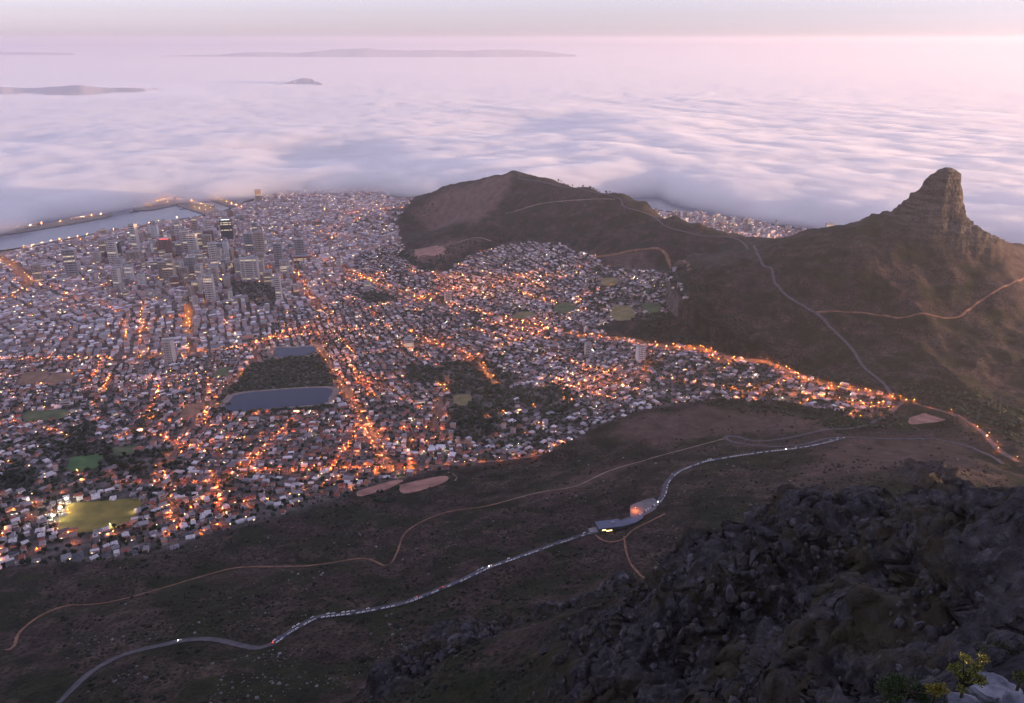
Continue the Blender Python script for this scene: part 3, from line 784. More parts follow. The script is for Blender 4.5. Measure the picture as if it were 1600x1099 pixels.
ROOF = {'red': (0.24, 0.075, 0.055), 'terracotta': (0.30, 0.135, 0.09), 'brown': (0.15, 0.085, 0.075), 'grey': (0.22, 0.195, 0.22), 'white': (0.52, 0.475, 0.51), 'slate': (0.075, 0.075, 0.09)}
ROOFN = list(ROOF)
WALLS = np.array([(0.62, 0.59, 0.55), (0.55, 0.50, 0.43), (0.48, 0.40, 0.34), (0.66, 0.64, 0.63), (0.42, 0.33, 0.28)])

def project(x, y, z):
    dz = z - CAM_Z
    d = y * CP - dz * SP; up = y * SP + dz * CP
    return 800 + FPX * x / d, 549.5 - FPX * up / d, d

# ------------------------------------------------------------------ lots
def line_angle(k):
    p = LINE[k]; d = p[-1] - p[0]; return math.atan2(d[1], d[0])
SEEDS = [ # picture point, street direction
 ((300,420), 'strand'),((120,470),'strand'),((60,430),'dock'),((250,520),'plein'),((100,600),'mill'),((330,600),'mill'),((450,440),'gracht'),((520,370),'somerset'),((560,330),'somerset'),((620,430),'kloof'),((700,450),'kloof'),
 ((560,520),'garden'),((620,600),'garden'),((480,700),'terrace'),((560,720),'terrace'),((350,740),'terrace'),((250,660),'orange'),((150,680),'lower'),((60,720),'lower'),((150,850),'field'),((280,810),'field'),((60,840),'field'),
 ((680,560),'upper'),((680,680),'west'),((780,680),'camp'),((800,540),'kloof'),((850,430),'scar'),((880,590),'camp'),((980,600),'camp'),((1100,590),'kloof'),((1250,620),'kloof'),((780,440),'kloof'),((900,480),'camp') ]
_sp = plan([s[0] for s in SEEDS])
SEED_A = [line_angle(s[1]) for s in SEEDS]
bb = CITY_XY.min(0), CITY_XY.max(0)
DT_POLY = plan([(-200,425),(0,405),(200,365),(350,340),(450,305),(600,302),(600,330),(540,380),(575,440),(520,505),(420,505),(300,555),(0,555),(-200,590)])
lots = []      # x, y, angle, width, depth, seed
for si in range(len(SEEDS)):
    a = SEED_A[si]; ca, sa = math.cos(a), math.sin(a)
    d2 = None
    dt = in_poly(_sp[si:si + 1, 0], _sp[si:si + 1, 1], DT_POLY)[0]
    pu, pv, st, per = (29, 27, 7, 5) if dt else (16, 19, 8, 9)
    n = 150
    iu = np.arange(-n, n); iv = np.arange(-n, n)
    U = iu * pu + np.floor(iu / per) * 11; V = iv * pv + np.floor(iv / 2) * st
    U, V = [q.ravel() for q in np.meshgrid(U, V)]
    bend = 14 * np.sin(U / 190 + si) + 10 * np.sin(V / 140 + 2 * si)
    V = V + bend; U = U + 8 * np.sin(V / 160 + si)
    x = _sp[si, 0] + U * ca - V * sa; y = _sp[si, 1] + U * sa + V * ca
    ok = (x > bb[0][0]) & (x < bb[1][0]) & (y > bb[0][1]) & (y < bb[1][1])
    x, y = x[ok], y[ok]
    near = np.argmin((x[:, None] - _sp[None, :, 0]) ** 2 + (y[:, None] - _sp[None, :, 1]) ** 2, 1) == si
    x, y = x[near], y[near]
    lots.append(np.c_[x, y, np.full(len(x), a), np.full(len(x), pu), np.full(len(x), pv), np.full(len(x), dt)])
lots = np.vstack(lots)
inside = look(g_city, lots[:, 0], lots[:, 1]) > .6
g_block = np.maximum.reduce([blur(g_road, 1) * 1.15, g_open, blur(g_open, 1) * 1.5])
free = (look(g_block, lots[:, 0], lots[:, 1]) < .45) & (look(_zg, lots[:, 0], lots[:, 1]) > 1.2)
lots = lots[inside & free]
park = look(g_park, lots[:, 0], lots[:, 1]) > .5
sparse = look(g_sparse, lots[:, 0], lots[:, 1]) > .5
rnd = RNG.random(len(lots))
clump = fbm(lots[:, 0] / 160, lots[:, 1] / 160, 3)
rimf = look(blur(g_city, 9), lots[:, 0], lots[:, 1]) + .35 * (fbm(lots[:, 0] / 60 + 5, lots[:, 1] / 60, 2) - .5)
is_h = (~park) & (rnd < np.where(lots[:, 5] > 0, .93, np.where(sparse, .42, np.where(lots[:, 5] > 0, .9, .88 - 1.1 * np.clip(clump - .50, 0, 1) - .75 * np.clip(.97 - rimf, 0, .6)))))
H = lots[is_h]
jit = np.where(H[:, 5] > 0, 5.0, 2.4); H[:, 0] += RNG.normal(0, 1, len(H)) * jit; H[:, 1] += RNG.normal(0, 1, len(H)) * jit
H[:, 2] += RNG.normal(0, .16, len(H)) + (RNG.random(len(H)) < .3) * math.pi / 2
# sea-side suburb beyond the ridge
sx, sy = np.meshgrid(np.arange(200, 2300, 23.0), np.arange(3700, 5100, 25.0))
sx = sx.ravel() + RNG.normal(0, 3, sx.size); sy = sy.ravel() + RNG.normal(0, 3, sy.size)
ok = look(g_sea_side, sx, sy) > .7
sx, sy = sx[ok], sy[ok]
HS = np.c_[sx, sy, np.full(len(sx), .5) + RNG.normal(0, .1, len(sx)), np.full(len(sx), 24), np.full(len(sx), 24), np.full(len(sx), 2)]
H = np.vstack([H, HS])
nH = len(H)
hz = hbase(H[:, 0], H[:, 1])
hpx, hpy, hd = project(H[:, 0], H[:, 1], hz)
W = H[:, 3] * RNG.uniform(.45, .95, nH); Dp = H[:, 4] * RNG.uniform(.40, .72, nH); HT = RNG.uniform(3.2, 6.6, nH)
_b = RNG.random(nH); W = np.where(_b < .17, W * 1.65, W); Dp = np.where((_b < .035), Dp * 1.7, Dp)
down = H[:, 5] == 1; seas = H[:, 5] == 2
core = np.exp(-(((hpx - 320) / 190) ** 2 + ((hpy - 415) / 75) ** 2))
HT = np.where(down, RNG.uniform(5, 12, nH) + core * RNG.gamma(1.8, 11.0, nH) * (RNG.random(nH) < .7), HT)
HT = np.where(seas, RNG.uniform(6, 16, nH) + (RNG.random(nH) < .16) * RNG.uniform(10, 34, nH), HT)
mid_blk = (~down) & (~seas) & (RNG.random(nH) < .035)          # small flats in the suburbs
HT = np.where(mid_blk, RNG.uniform(9, 17, nH), HT)
flat = down | seas | mid_blk | (RNG.random(nH) < .17)
redness = np.clip(.30 + .38 * np.exp(-(((hpx - 500) / 260) ** 2 + ((hpy - 690) / 80) ** 2)) + .12 * (fbm(H[:, 0] / 300, H[:, 1] / 300, 2) - .5) - .25 * (hpx > 780) , 0.04, .75)
u = RNG.random(nH)
roofi = np.where(u < redness, RNG.choice([0, 0, 1, 2], nH), RNG.choice([3, 3, 4, 5, 2, 3, 4, 5], nH))
roofi = np.where(flat, RNG.choice([3, 4, 4, 3, 1], nH), roofi)
walli = RNG.integers(0, 5, nH)
isblock = flat & (HT > 8)
big_house = (~isblock)
# ------------------------------------------------------------------ who stands alone, who belongs to the mass
vis = (hpx > -40) & (hpx < 1640)
slant = hd * 1.0
order = np.where(big_house & vis)[0]; order = order[np.argsort(slant[order])]
solo_h = order[:300]
ob = np.where(isblock & vis & ~seas)[0]
size_b = HT[ob] * W[ob] / slant[ob] ** 2
solo_b = ob[np.argsort(-size_b)][:215]
os_ = np.where(isblock & seas & (hpx > 1020) & (hpx < 1300) & (hpy > 300))[0]
solo_s = os_[np.argsort(-HT[os_])][:34]
massm = np.ones(nH, bool); massm[solo_h] = False; massm[solo_b] = False; massm[solo_s] = False

def local(H_, lx, ly):
    c, s = np.cos(H_[:, 2]), np.sin(H_[:, 2])
    return H_[:, 0] + lx * c - ly * s, H_[:, 1] + lx * s + ly * c
def mass_houses(sel, name, label, cat, lit_share):
    Hs = H[sel]; n = len(Hs); z = hz[sel]; w = W[sel] / 2; d = Dp[sel] / 2; h = HT[sel]; f = flat[sel]
    rh = np.where(f, 0.0, np.minimum(d * .62, 3.2))
    V = np.zeros((n, 12, 3))
    ov = np.where(f, 0.0, .5)
    for k, (a, b) in enumerate(((-1, -1), (1, -1), (1, 1), (-1, 1))):
        x, y = local(Hs, a * w, b * d); V[:, k] = np.stack([x, y, z - 4], -1)
        x, y = local(Hs, a * w, b * d); V[:, 4 + k] = np.stack([x, y, z + h], -1)
    for k, a in enumerate((-1, 1)):
        x, y = local(Hs, a * np.maximum(w - d * .9, w * .25), 0 * w); V[:, 8 + k] = np.stack([x, y, z + h + rh], -1)
    fq = [(0, 1, 5, 4), (1, 2, 6, 5), (2, 3, 7, 6), (3, 0, 4, 7), (4, 5, 9, 8), (6, 7, 8, 9)]
    ft = [(5, 6, 9), (7, 4, 8)]
    base = (np.arange(n) * 12)[:, None, None]
    Q = (np.array(fq)[None] + base); T = (np.array(ft)[None] + base)
    wall = WALLS[walli[sel]] * RNG.uniform(.58, 1.08, (n, 1)) * np.array([1.06, .89, 1.02]); roof = np.array([ROOF[q] for q in ROOFN])[roofi[sel]] * RNG.uniform(.7, 1.25, (n, 1))
    cq = np.concatenate([np.repeat(wall[:, None], 4, 1), np.repeat(roof[:, None], 2, 1)], 1).reshape(-1, 3)
    ct = np.repeat(roof[:, None], 2, 1).reshape(-1, 3)
    # lit and dark windows, proud of the two long walls
    k = np.where(RNG.random(n) < .95)[0]
    wv = []; wm = []
    for side in (-1, 1):
        for slot in (-.55, 0.0, .55):
            fl = RNG.random(len(k)); s = k[fl < .8]
            lvl = RNG.random(len(s)) * np.maximum(h[s] - 2.6, .1) + 1.2
            ww = np.where(f[s], w[s] * .22, .7)
            q = []
            for (a, b) in ((-1, 0), (1, 0), (1, 1), (-1, 1)):
                x, y = local(Hs[s], slot * w[s] + a * ww, side * (d[s] + .06)); q.append(np.stack([x, y, z[s] + lvl + b * 1.3], -1))
            q = np.stack(q, 1)
            if side == 1: q = q[:, ::-1]
            wv.append(q.reshape(-1, 3)); wm.append(np.where(RNG.random(len(s)) < lit_share, 1, 2))
    wv = np.vstack(wv); wm = np.concatenate(wm)
    nv = n * 12
    WQ = nv + np.arange(len(wv)).reshape(-1, 4)
    allq = np.vstack([Q.reshape(-1, 4), WQ])
    mi = np.r_[np.zeros(n * 6, int), wm, np.zeros(n * 2, int)]
    cc = np.vstack([cq, np.full((len(WQ), 3), .05), ct])
    V[:, 10:] = V[:, :2]
    me = np_mesh(name, np.vstack([V.reshape(-1, 3), wv]), allq, T.reshape(-1, 3), col=cc, matidx=mi)
    return tag(link(name, me, [m_tint, m_winlit, m_windark]), label, cat, kind='stuff')
mass_houses(np.where(massm & big_house)[0], 'city_houses', 'thousands of small houses filling the city bowl behind the nearest rows', 'houses', .10)
mass_houses(np.where(massm & isblock)[0], 'city_blocks', 'dense mass of flat roofed city buildings down to the harbour', 'buildings', .13)

# ------------------------------------------------------------------ single houses
def mesh_from(name, boxes=(), polys=()):
    bm = bmesh.new()
    for (x0, x1, y0, y1, z0, z1) in boxes:
        v = [bm.verts.new((x, y, z)) for z in (z0, z1) for y in (y0, y1) for x in (x0, x1)]
        for q in ((0, 2, 3, 1), (4, 5, 7, 6), (0, 1, 5, 4), (1, 3, 7, 5), (3, 2, 6, 7), (2, 0, 4, 6)): bm.faces.new([v[i] for i in q])
    for p in polys:
        bm.faces.new([bm.verts.new(c) for c in p])
    me = bpy.data.meshes.new(name); bm.to_mesh(me); bm.free()
    return me
m_walls = [noisy(mat('house_render', rough=.85), tuple(c * .78), tuple(c * 1.0), 0.5) for c in WALLS]
m_roofs = {k: noisy(mat(k + '_roofing', rough=.8), tuple(np.array(c) * .68), tuple(np.array(c) * 1.15), 0.6) for k, c in ROOF.items()}
m_chim = noisy(mat('brick_chimney', rough=.9), (0.16, 0.08, 0.06), (0.25, 0.13, 0.1), 2.0)
m_door = mat('timber_door', (0.09, 0.05, 0.03), 0.6)
LW, LD = 12.4, 10.6
def with_mat(me, m):
    me.materials.append(m); return me
HOUSE = {}
def house_proto(shape, roofname, wi):
    key = (shape, roofname, wi)
    if key in HOUSE: return HOUSE[key]
    w, d, h = LW / 2, LD / 2, 4.2 if shape != 'flat' else 6.2
    parts = []
    wall_boxes = [(-w, w, -d, d, -4, h)]
    if shape == 'wing': wall_boxes.append((-w * .2, w * .75, -d - 4.5, -d + .002, -4, h - .4))
    if shape == 'flat': wall_boxes.append((-w * .6, w * .2, -d - 3.2, -d + .002, -4, h - 3))
    parts.append(('wall', with_mat(mesh_from('wall', wall_boxes), m_walls[wi]), None))
    e = .55; rh = 3.0
    def hip(x0, x1, y0, y1, z, r, inset):
        a, b, c, dd_ = (x0, y0, z), (x1, y0, z), (x1, y1, z), (x0, y1, z)
        ym = (y0 + y1) / 2; p, q = (x0 + inset, ym, z + r), (x1 - inset, ym, z + r)
        return [(a, b, q, p), (c, dd_, p, q), (b, c, q), (dd_, a, p), (a, dd_, c, b)]
    if shape == 'hip': polys = hip(-w - e, w + e, -d - e, d + e, h, rh, d * .9)
    elif shape == 'gable': polys = hip(-w - e, w + e, -d - e, d + e, h, rh, 0.02)
    elif shape == 'wing':
        polys = hip(-w - e, w + e, -d - e, d + e, h, rh, d * .85)
        x0, x1 = -w * .2 - e, w * .75 + e; xm = (x0 + x1) / 2
        polys += [((x0, -d - 5, h - .4), (xm, -d - 5, h + 2), (xm, 0, h + 2), (x0, 0, h - .4)), ((x1, -d - 5, h - .4), (x1, 0, h - .4), (xm, 0, h + 2), (xm, -d - 5, h + 2)), ((x0, -d - 5, h - .4), (x1, -d - 5, h - .4), (xm, -d - 5, h + 2))]
    else: polys = []
    if shape == 'flat':
        rb = [(-w - .15, w + .15, -d - .15, d + .15, h, h + .35), (-w * .6 - .1, w * .2 + .1, -d - 3.3, -d - .16, h - 3, h - 2.7)]
        parts.append(('roof', with_mat(mesh_from('roof', rb), m_roofs[roofname]), None))
        for y0_, y1_ in ((-d - .2, -d + .1), (d - .1, d + .2)):
            parts.append(('parapet', with_mat(mesh_from('parapet', [(-w - .2, w + .2, y0_, y1_, h + .352, h + .9)]), m_walls[wi]), None))
    else:
        parts.append(('roof', with_mat(mesh_from('roof', (), polys), m_roofs[roofname]), None))
        parts.append(('chimney', with_mat(mesh_from('chimney', [(w * .35, w * .35 + .9, .8, 1.7, h + .6, h + rh + .9)]), m_chim), 1))
    win = mesh_from('window', [(-.75, .75, -.07, .07, -.65, .65)])
    HOUSE[key] = (parts, h, w, d)
    return HOUSE[key]
win_dark = with_mat(mesh_from('window', [(-.75, .75, -.07, .07, -.65, .65)]), m_windark)
win_lit = with_mat(mesh_from('window', [(-.75, .75, -.07, .07, -.65, .65)]), m_winlit)
door_me = with_mat(mesh_from('door', [(-.5, .5, -.08, .08, -1.05, 1.05)]), m_door)
def child(name, me, parent, loc=(0, 0, 0), rz=0.0, scale=None):
    o = bpy.data.objects.new(name, me); COL.objects.link(o); o.parent = parent; o.location = loc; o.rotation_euler = (0, 0, rz)
    if scale: o.scale = scale
    return o
field_c = FIELD_XY['lit'].mean(0)
LANDMARKS = [(FIELD_XY['club'].mean(0), 'by the bright green lawn'), (FIELD_XY['court'].mean(0), 'by the dull green court'), (FIELD_XY['pale'].mean(0), 'by the long green field'), (FIELD_XY['dry_a'].mean(0), 'by the dry brown fields'),
 (FIELD_XY['lot'].mean(0), 'by the dry brown lot'), (WATER_XY['big'].mean(0), 'by the large reservoir'), (FIELD_XY['oval_f'].mean(0), 'by the small olive field'), (plan([(40, 750)])[0], 'in the wood behind the floodlit field'), (plan([(225, 725)])[0], 'in the grove past the bright lawn'), (plan([(740, 660)])[0], 'in the wooded valley past the earth pitch')]
def place_words(x, y):
    d = math.hypot(x - field_c[0], y - field_c[1])
    px, py, _ = project(np.array([x]), np.array([y]), hbase([x], [y])); px, py = px[0], py[0]
    if d < 115: return 'next to the floodlit field'
    for q_, wd_ in LANDMARKS:
        if math.hypot(x - q_[0], y - q_[1]) < 125: return wd_
    if d < 190: return 'one street off the floodlit field'
    out = look(blur4, np.array([x]), np.array([y]))[0]
    rim = 'on the hillside edge' if out < .93 else 'behind the hillside edge'
    if px > 640: return rim + ' past the earth pitch'
    if px > 470: return rim + ' near the tan ground'
    if y < field_c[1] and px < 150: return rim + ' below the field'
    if px > 240: return rim + ' between field and pitch'
    return rim + ' around the field'
blur4 = blur(g_city, 4)
SHW = {'hip': 'hipped', 'gable': 'gabled', 'wing': 'winged', 'flat': 'flat'}
HOUSE_AT = []
WW = ['off-white', 'cream', 'tan', 'white', 'buff']
for i in solo_h:
    x, y, a = H[i, :3]
    shape = 'flat' if flat[i] else ('hip', 'gable', 'wing')[int(RNG.integers(0, 3))]
    rn = ROOFN[int(roofi[i])]; wi = int(walli[i])
    parts, h, w, d = house_proto(shape, rn, wi)
    root = empty('house', (x, y, hz[i]), a)
    s = float(W[i] / LW); root.scale = (s, float(Dp[i] / LD), float(.85 + .35 * RNG.random()))
    made = []
    for nm, me, under in parts:
        made.append(child(nm, me, root if under is None else made[under]))
    lit = 0
    for side in (-1, 1):
        for fx in (-.55, .55):
            L = RNG.random() < .15; lit += L
            child('window', win_lit if L else win_dark, root, (fx * w, side * (d + .05), h * .55))
    child('door', door_me, root, (.9 if shape != 'wing' else -w * .7, -d - .04, 1.05))
    HOUSE_AT.append((x, y, f"{rn} {SHW[shape]} house"))
    lab = f"{rn} {SHW[shape]} house, {WW[wi]} walls, " + ('lit, ' if lit else '') + place_words(x, y)
    tag(root, lab, 'house', 'houses along the upper edge of the city')

# ------------------------------------------------------------------ single city blocks and towers
m_con = {'pale': noisy(mat('pale_concrete', rough=.8), (0.40, 0.36, 0.34), (0.56, 0.51, 0.48), .2), 'tan': noisy(mat('tan_concrete', rough=.8), (0.30, 0.23, 0.19), (0.42, 0.33, 0.28), .2),
         'brown': noisy(mat('brown_brick', rough=.85), (0.16, 0.09, 0.075), (0.25, 0.15, 0.12), .3), 'grey': noisy(mat('grey_concrete', rough=.8), (0.20, 0.19, 0.20), (0.30, 0.28, 0.29), .2),
         'dark': noisy(mat('dark_cladding', rough=.4), (0.035, 0.04, 0.05), (0.07, 0.07, 0.085), .2), 'white': noisy(mat('white_concrete', rough=.8), (0.58, 0.56, 0.55), (0.7, 0.68, 0.67), .2),
         'red': noisy(mat('red_brick', rough=.85), (0.22, 0.06, 0.05), (0.32, 0.10, 0.08), .3)}
unit_box = mesh_from('unit_box', [(-.5, .5, -.5, .5, 0, 1)])
UB = {}
def ub(m):
    if m.name not in UB:
        me = unit_box.copy(); me.materials.append(m); UB[m.name] = me
    return UB[m.name]
m_band_lit = emitter('lit_office_glass', (1.0, 0.74, 0.42), 0.16, False)
def tower(x, y, rz, w, d, h, colour, label, group, cat='building', name='office_building', floors=None, sign=None, lit=.12, zbase=None):
    z = float(hbase([x], [y])[0]) if zbase is None else zbase
    root = empty(name, (x, y, z), rz)
    child('wall', ub(m_con[colour]), root, (0, 0, -5), scale=(w, d, h + 5))
    child('roof', ub(m_con['grey'] if colour != 'grey' else m_con['pale']), root, (0, 0, h), scale=(w + .5, d + .5, .6))
    if h > 14: child('plant_room', ub(m_con['grey']), root, (w * .1, 0, h + .6), scale=(w * .42, d * .5, 3.2))
    fl = floors or max(2, min(8, int(h / 5)))
    for k in range(fl):
        zz = 1.6 + k * (h - 2.0) / fl
        child('window_band', ub(m_band_lit if RNG.random() < lit else m_windark), root, (0, 0, zz), scale=(w * .88, d + .3, (h / fl) * .36))
    if h > 20:
        for s in (-1, 1): child('pier', ub(m_con[colour]), root, (s * w * .25, 0, 0), scale=(w * .07, d + .6, h))
    if sign: child('sign', ub(sign), root, (0, -d / 2 - .4, h - 4), scale=(w * .7, .4, 2.6))
    tag(root, label, cat, group)
    return root
m_sign_red = emitter('red_neon', (1.0, 0.05, 0.08), .5, False); m_sign_blue = emitter('blue_neon', (0.12, 0.25, 1.0), .4, False); m_sign_white = emitter('white_neon', (0.9, 1.0, 0.95), .5, False)
def tower_px(px, py_base, py_top, wpx, depth, colour, label, rz=0.1, sign=None, lit=.14, **kw):
    x, y = ground_at([px], [py_base])[0]
    if 1100 < px < 1300 and py_base < 400: x, y = by_z(px, py_base, 16)[:2]
    z = float(hbase([x], [y])[0]); dx, dy, dz = ray(px, py_top); t_ = y / dy
    h = CAM_Z + t_ * dz - z
    dist = project(np.array([x]), np.array([y]), np.array([z]))[2][0]
    return tower(float(x), float(y), rz, wpx * dist / FPX, depth, float(h), colour, label, 'tall buildings of the city centre', 'tower', 'office_tower', sign=sign, lit=lit, floors=min(12, max(4, int(h / 6))), **kw)
TOWERS = [
 (115,434,390,17,16,'grey','slim grey slab tower standing alone near the station',None),(183,404,378,16,25,'dark','dark tower outlined by white neon',m_sign_white),(208,384,362,11,25,'pale','pale tower with white lamp strip by the dock road',m_sign_white),
 (211,410,393,20,30,'tan','broad tan hotel block beside the neon tower',None),(263,409,372,19,28,'brown','dark brown tower with red neon roof sign',m_sign_red),(297,392,368,16,25,'grey','grey tower with blue lit crown',m_sign_blue),
 (313,396,362,12,24,'tan','tan slender tower between the blue crown and dark glass towers',None),(330,392,360,14,26,'brown','brown ribbed tower beside the dark glass tower',None),(357,377,342,18,30,'dark','black glass tower with white light strips',m_sign_white),
 (405,316,297,10,24,'tan','orange lit tower by the far docks',None),(393,438,403,26,34,'pale','broad pale slab block above the gardens',None),(268,566,532,13,26,'pale','pale slab tower alone beside the orange boulevard',None),
 (256,412,392,9,18,'tan','tan narrow block against the brown neon tower',None),(283,405,380,10,22,'grey','grey narrow tower left in the cluster of the blue crown',None),(310,412,392,16,30,'pale','pale wide block in front of the blue crown tower',None),(345,400,380,12,25,'grey','grey block at the foot of the black glass tower',None),
 (375,428,405,12,25,'pale','pale tower next to the broad slab block',None),(470,410,400,22,30,'red','dark red low block with a lamp globe',None),(455,435,418,9,20,'pale','pale narrow tower over the gardens street',None),(420,445,425,12,20,'tan','tan block behind the broad slab',None),
 (290,440,418,12,24,'tan','tan tower in the middle of the centre',None),(308,462,440,10,20,'tan','tan slim tower by the park trees',None),(275,452,432,12,22,'brown','brown tower in the middle of the centre',None),(335,432,415,14,25,'pale','pale office block near the park trees',None),(245,425,408,14,25,'grey','grey office block beside the station roofs',None),
 (1294,368,349,11,22,'pale','tall pale tower block alone on the sea side',None),(1168,362,342,6,20,'grey','dark grey tower block among the sea side flats',None),(640,545,528,13,22,'pale','pale flats beside the upper orange street',None),(530,420,408,9,20,'pale','pale block beside the long orange road',None),(575,452,441,12,22,'pale','white flats by the long orange road',None),
 (918,556,537,9,18,'pale','pale slim flats below the orange road',None),(888,553,541,9,18,'tan','tan slim flats below the orange road',None),(1000,563,541,12,20,'white','white ribbed flats beside the orange road',None),
 (865,552,540,10,18,'brown','brown flats below the orange road',None),(700,470,458,10,20,'pale','pale flats above the long orange road',None),(445,425,412,8,18,'tan','tan narrow block beside the red block',None) ]
TXY = []
for (px, pb, pt, wp, dp, colr, lab, sg) in TOWERS:
    r_ = tower_px(px, pb, pt, wp, dp, colr, lab, rz=float(RNG.normal(0.15, .12)), sign=sg); TXY.append(r_.location[:2])
for q in range(52):
    px_ = float(np.clip(RNG.normal(285, 85), 60, 470)); pb_ = float(np.clip(RNG.normal(415, 24), 372, 470)); hp_ = float(RNG.gamma(5, 4.2)) + 8
    cc_ = ('pale', 'pale', 'pale', 'tan', 'white', 'grey', 'tan')[int(RNG.integers(0, 7))]; wp_ = float(RNG.uniform(7, 15))
    if pb_ < 414 - .2 * px_: continue
    xy_ = ground_at([px_], [pb_])[0]
    if np.min(np.hypot(*(np.array(TXY) - xy_).T)) < 34: continue
    hw_ = 'slender' if wp_ < 10 else 'broad'
    wd_ = 'beside the park trees' if px_ > 350 and pb_ > 420 else 'behind the neon towers' if pb_ < 390 else 'in front of the neon towers' if pb_ < 420 else 'in the streets before the neon towers' if px_ > 180 else 'near the station slab tower'
    r_ = tower_px(px_, pb_, pb_ - min(hp_, 42), wp_, float(RNG.uniform(18, 30)), cc_, f"{hw_} {cc_} {'high' if hp_ > 30 else 'middling' if hp_ > 22 else 'short'} tower {wd_}", rz=float(RNG.normal(.15, .2)), lit=.1); TXY.append(r_.location[:2])
TXY = np.array(TXY)
cn = ['pale', 'tan', 'white', 'grey', 'brown', 'red']
def near_words(px, py):
    if px < 140: return 'by the freeway and station' if py < 520 else 'south of the boulevard'
    if py < 345: return 'near the far docks'
    if py < 400 and px < 450: return 'between the dock road and the towers'
    if py < 400: return 'at the foot of the rounded hill'
    if py < 470 and px < 400: return 'among the central towers'
    if py < 470: return 'beside the long orange road'
    if py < 560 and px < 420: return 'between the park trees and the boulevard'
    if px > 850: return 'below the saddle road'
    if py < 560: return 'in the streets above the small reservoir'
    return 'among the houses around the large reservoir'
solo_b = [i for i in solo_b if np.min(np.hypot(TXY[:, 0] - H[i, 0], TXY[:, 1] - H[i, 1])) > 16]
for i in solo_b:
    c_ = cn[int(RNG.choice([0, 0, 0, 1, 1, 2, 3, 4, 5], 1)[0])]
    hh = float(HT[i]); size = 'low' if hh < 12 else 'mid-height' if hh < 22 else 'tall'
    shapew = 'wide' if W[i] > 22 else 'narrow'
    tower(float(H[i, 0]), float(H[i, 1]), float(H[i, 2]), float(W[i]), float(Dp[i]), hh, c_, f"{size} {shapew} {c_} flat-roofed building {near_words(hpx[i], hpy[i])}", 'flat-roofed buildings of the city', zbase=float(hz[i]), name='city_building')
for i in solo_s:
    c_ = cn[int(RNG.choice([0, 0, 1, 2, 3], 1)[0])]
    tower(float(H[i, 0]), float(H[i, 1]), float(H[i, 2]), float(W[i]), float(Dp[i]), float(HT[i]), c_, f"{'tall' if HT[i] > 34 else 'mid-height'} {c_} apartment block on the sea side behind the ridge", 'apartment blocks on the sea side', zbase=float(hz[i]), name='apartment_building')
print('houses', nH, 'blocks', isblock.sum(), 'solo_b', len(solo_b), 'solo_s', len(solo_s))

_hx = np.array([q[:2] for q in HOUSE_AT])
def beside(x, y):
    k_ = int(np.argmin((_hx[:, 0] - x) ** 2 + (_hx[:, 1] - y) ** 2)); d_ = math.hypot(_hx[k_, 0] - x, _hx[k_, 1] - y)
    return ('beside a ' if d_ < 16 else 'near a ') + HOUSE_AT[k_][2] + ', ' if d_ < 45 else ''
# ------------------------------------------------------------------ trees
def ico(sub):
    bm = bmesh.new(); bmesh.ops.create_icosphere(bm, subdivisions=sub, radius=1.0)
    v = np.array([p.co[:] for p in bm.verts]); f = np.array([[q.index for q in p.verts] for p in bm.faces]); bm.free()
    return v, f
ICO1, ICOF1 = ico(1); ICO2, ICOF2 = ico(2); ICO3, ICOF3 = ico(3)
m_leaf = attr_mat('foliage', 0.9)
m_bark = noisy(mat('bark', rough=.95), (0.03, 0.022, 0.016), (0.07, 0.05, 0.035), 3.0)
def mass_of(name, P, S, tints, label, cat, m, verts=ICO1, faces=ICOF1, lumps=1, rough=.35, squash=.85, lift=.6):
    """many small rough clumps joined into one body"""
    n = len(P); nv = len(verts); V = []; F = []; C = []
    k = 0
    for l in range(lumps):
        off = RNG.normal(0, .42, (n, 3)) * (l > 0); off[:, 2] = np.abs(off[:, 2]) * .4 - .1 * l
        sc = S * (1.0 if l == 0 else .72)
        rr = 1 + rough * (RNG.random((n, nv)) - .5) * 2
        ang = RNG.random(n) * 6.28; c, s = np.cos(ang)[:, None], np.sin(ang)[:, None]
        vx, vy, vz = [verts[None, :, q] * rr for q in range(3)]
        x = (vx * c - vy * s) * sc[:, None] + P[:, None, 0] + (off[:, 0] * S)[:, None]
        y = (vx * s + vy * c) * sc[:, None] + P[:, None, 1] + (off[:, 1] * S)[:, None]
        z = vz * sc[:, None] * squash + P[:, None, 2] + (lift * S + off[:, 2] * S)[:, None]
        V.append(np.stack([x, y, z], -1).reshape(-1, 3))
        F.append((faces[None] + (np.arange(n) * nv)[:, None, None] + k).reshape(-1, 3)); k += n * nv
        C.append(np.repeat(tints[:, None] * RNG.uniform(.75, 1.25, (n, len(faces), 1)), 1, 1).reshape(-1, 3))
    return tag(link(name, np_mesh(name, np.vstack(V), None, np.vstack(F), col=np.vstack(C)), m), label, cat, kind='stuff')
def scatter_poly(poly, n):
    lo, hi = poly.min(0), poly.max(0); out = []
    while sum(map(len, out)) < n:
        p = lo + RNG.random((n * 2, 2)) * (hi - lo); out.append(p[in_poly(p[:, 0], p[:, 1], poly)])
        if len(out) > 30: break
    return np.vstack(out)[:n]
tp = []
pk = lots[park]
for q in range(3): tp.append(pk[:, :2] + RNG.normal(0, 7, (len(pk), 2)))
sp_ = lots[sparse & ~is_h & ~park]
for q in range(3): tp.append(sp_[:, :2] + RNG.normal(0, 6, (len(sp_), 2)))
ga = lots[~is_h & ~park & ~sparse & (lots[:, 5] == 0)]
for q in range(2): tp.append(ga[:, :2] + RNG.normal(0, 5, (len(ga), 2)))
nres = np.where((H[:, 5] == 0))[0]
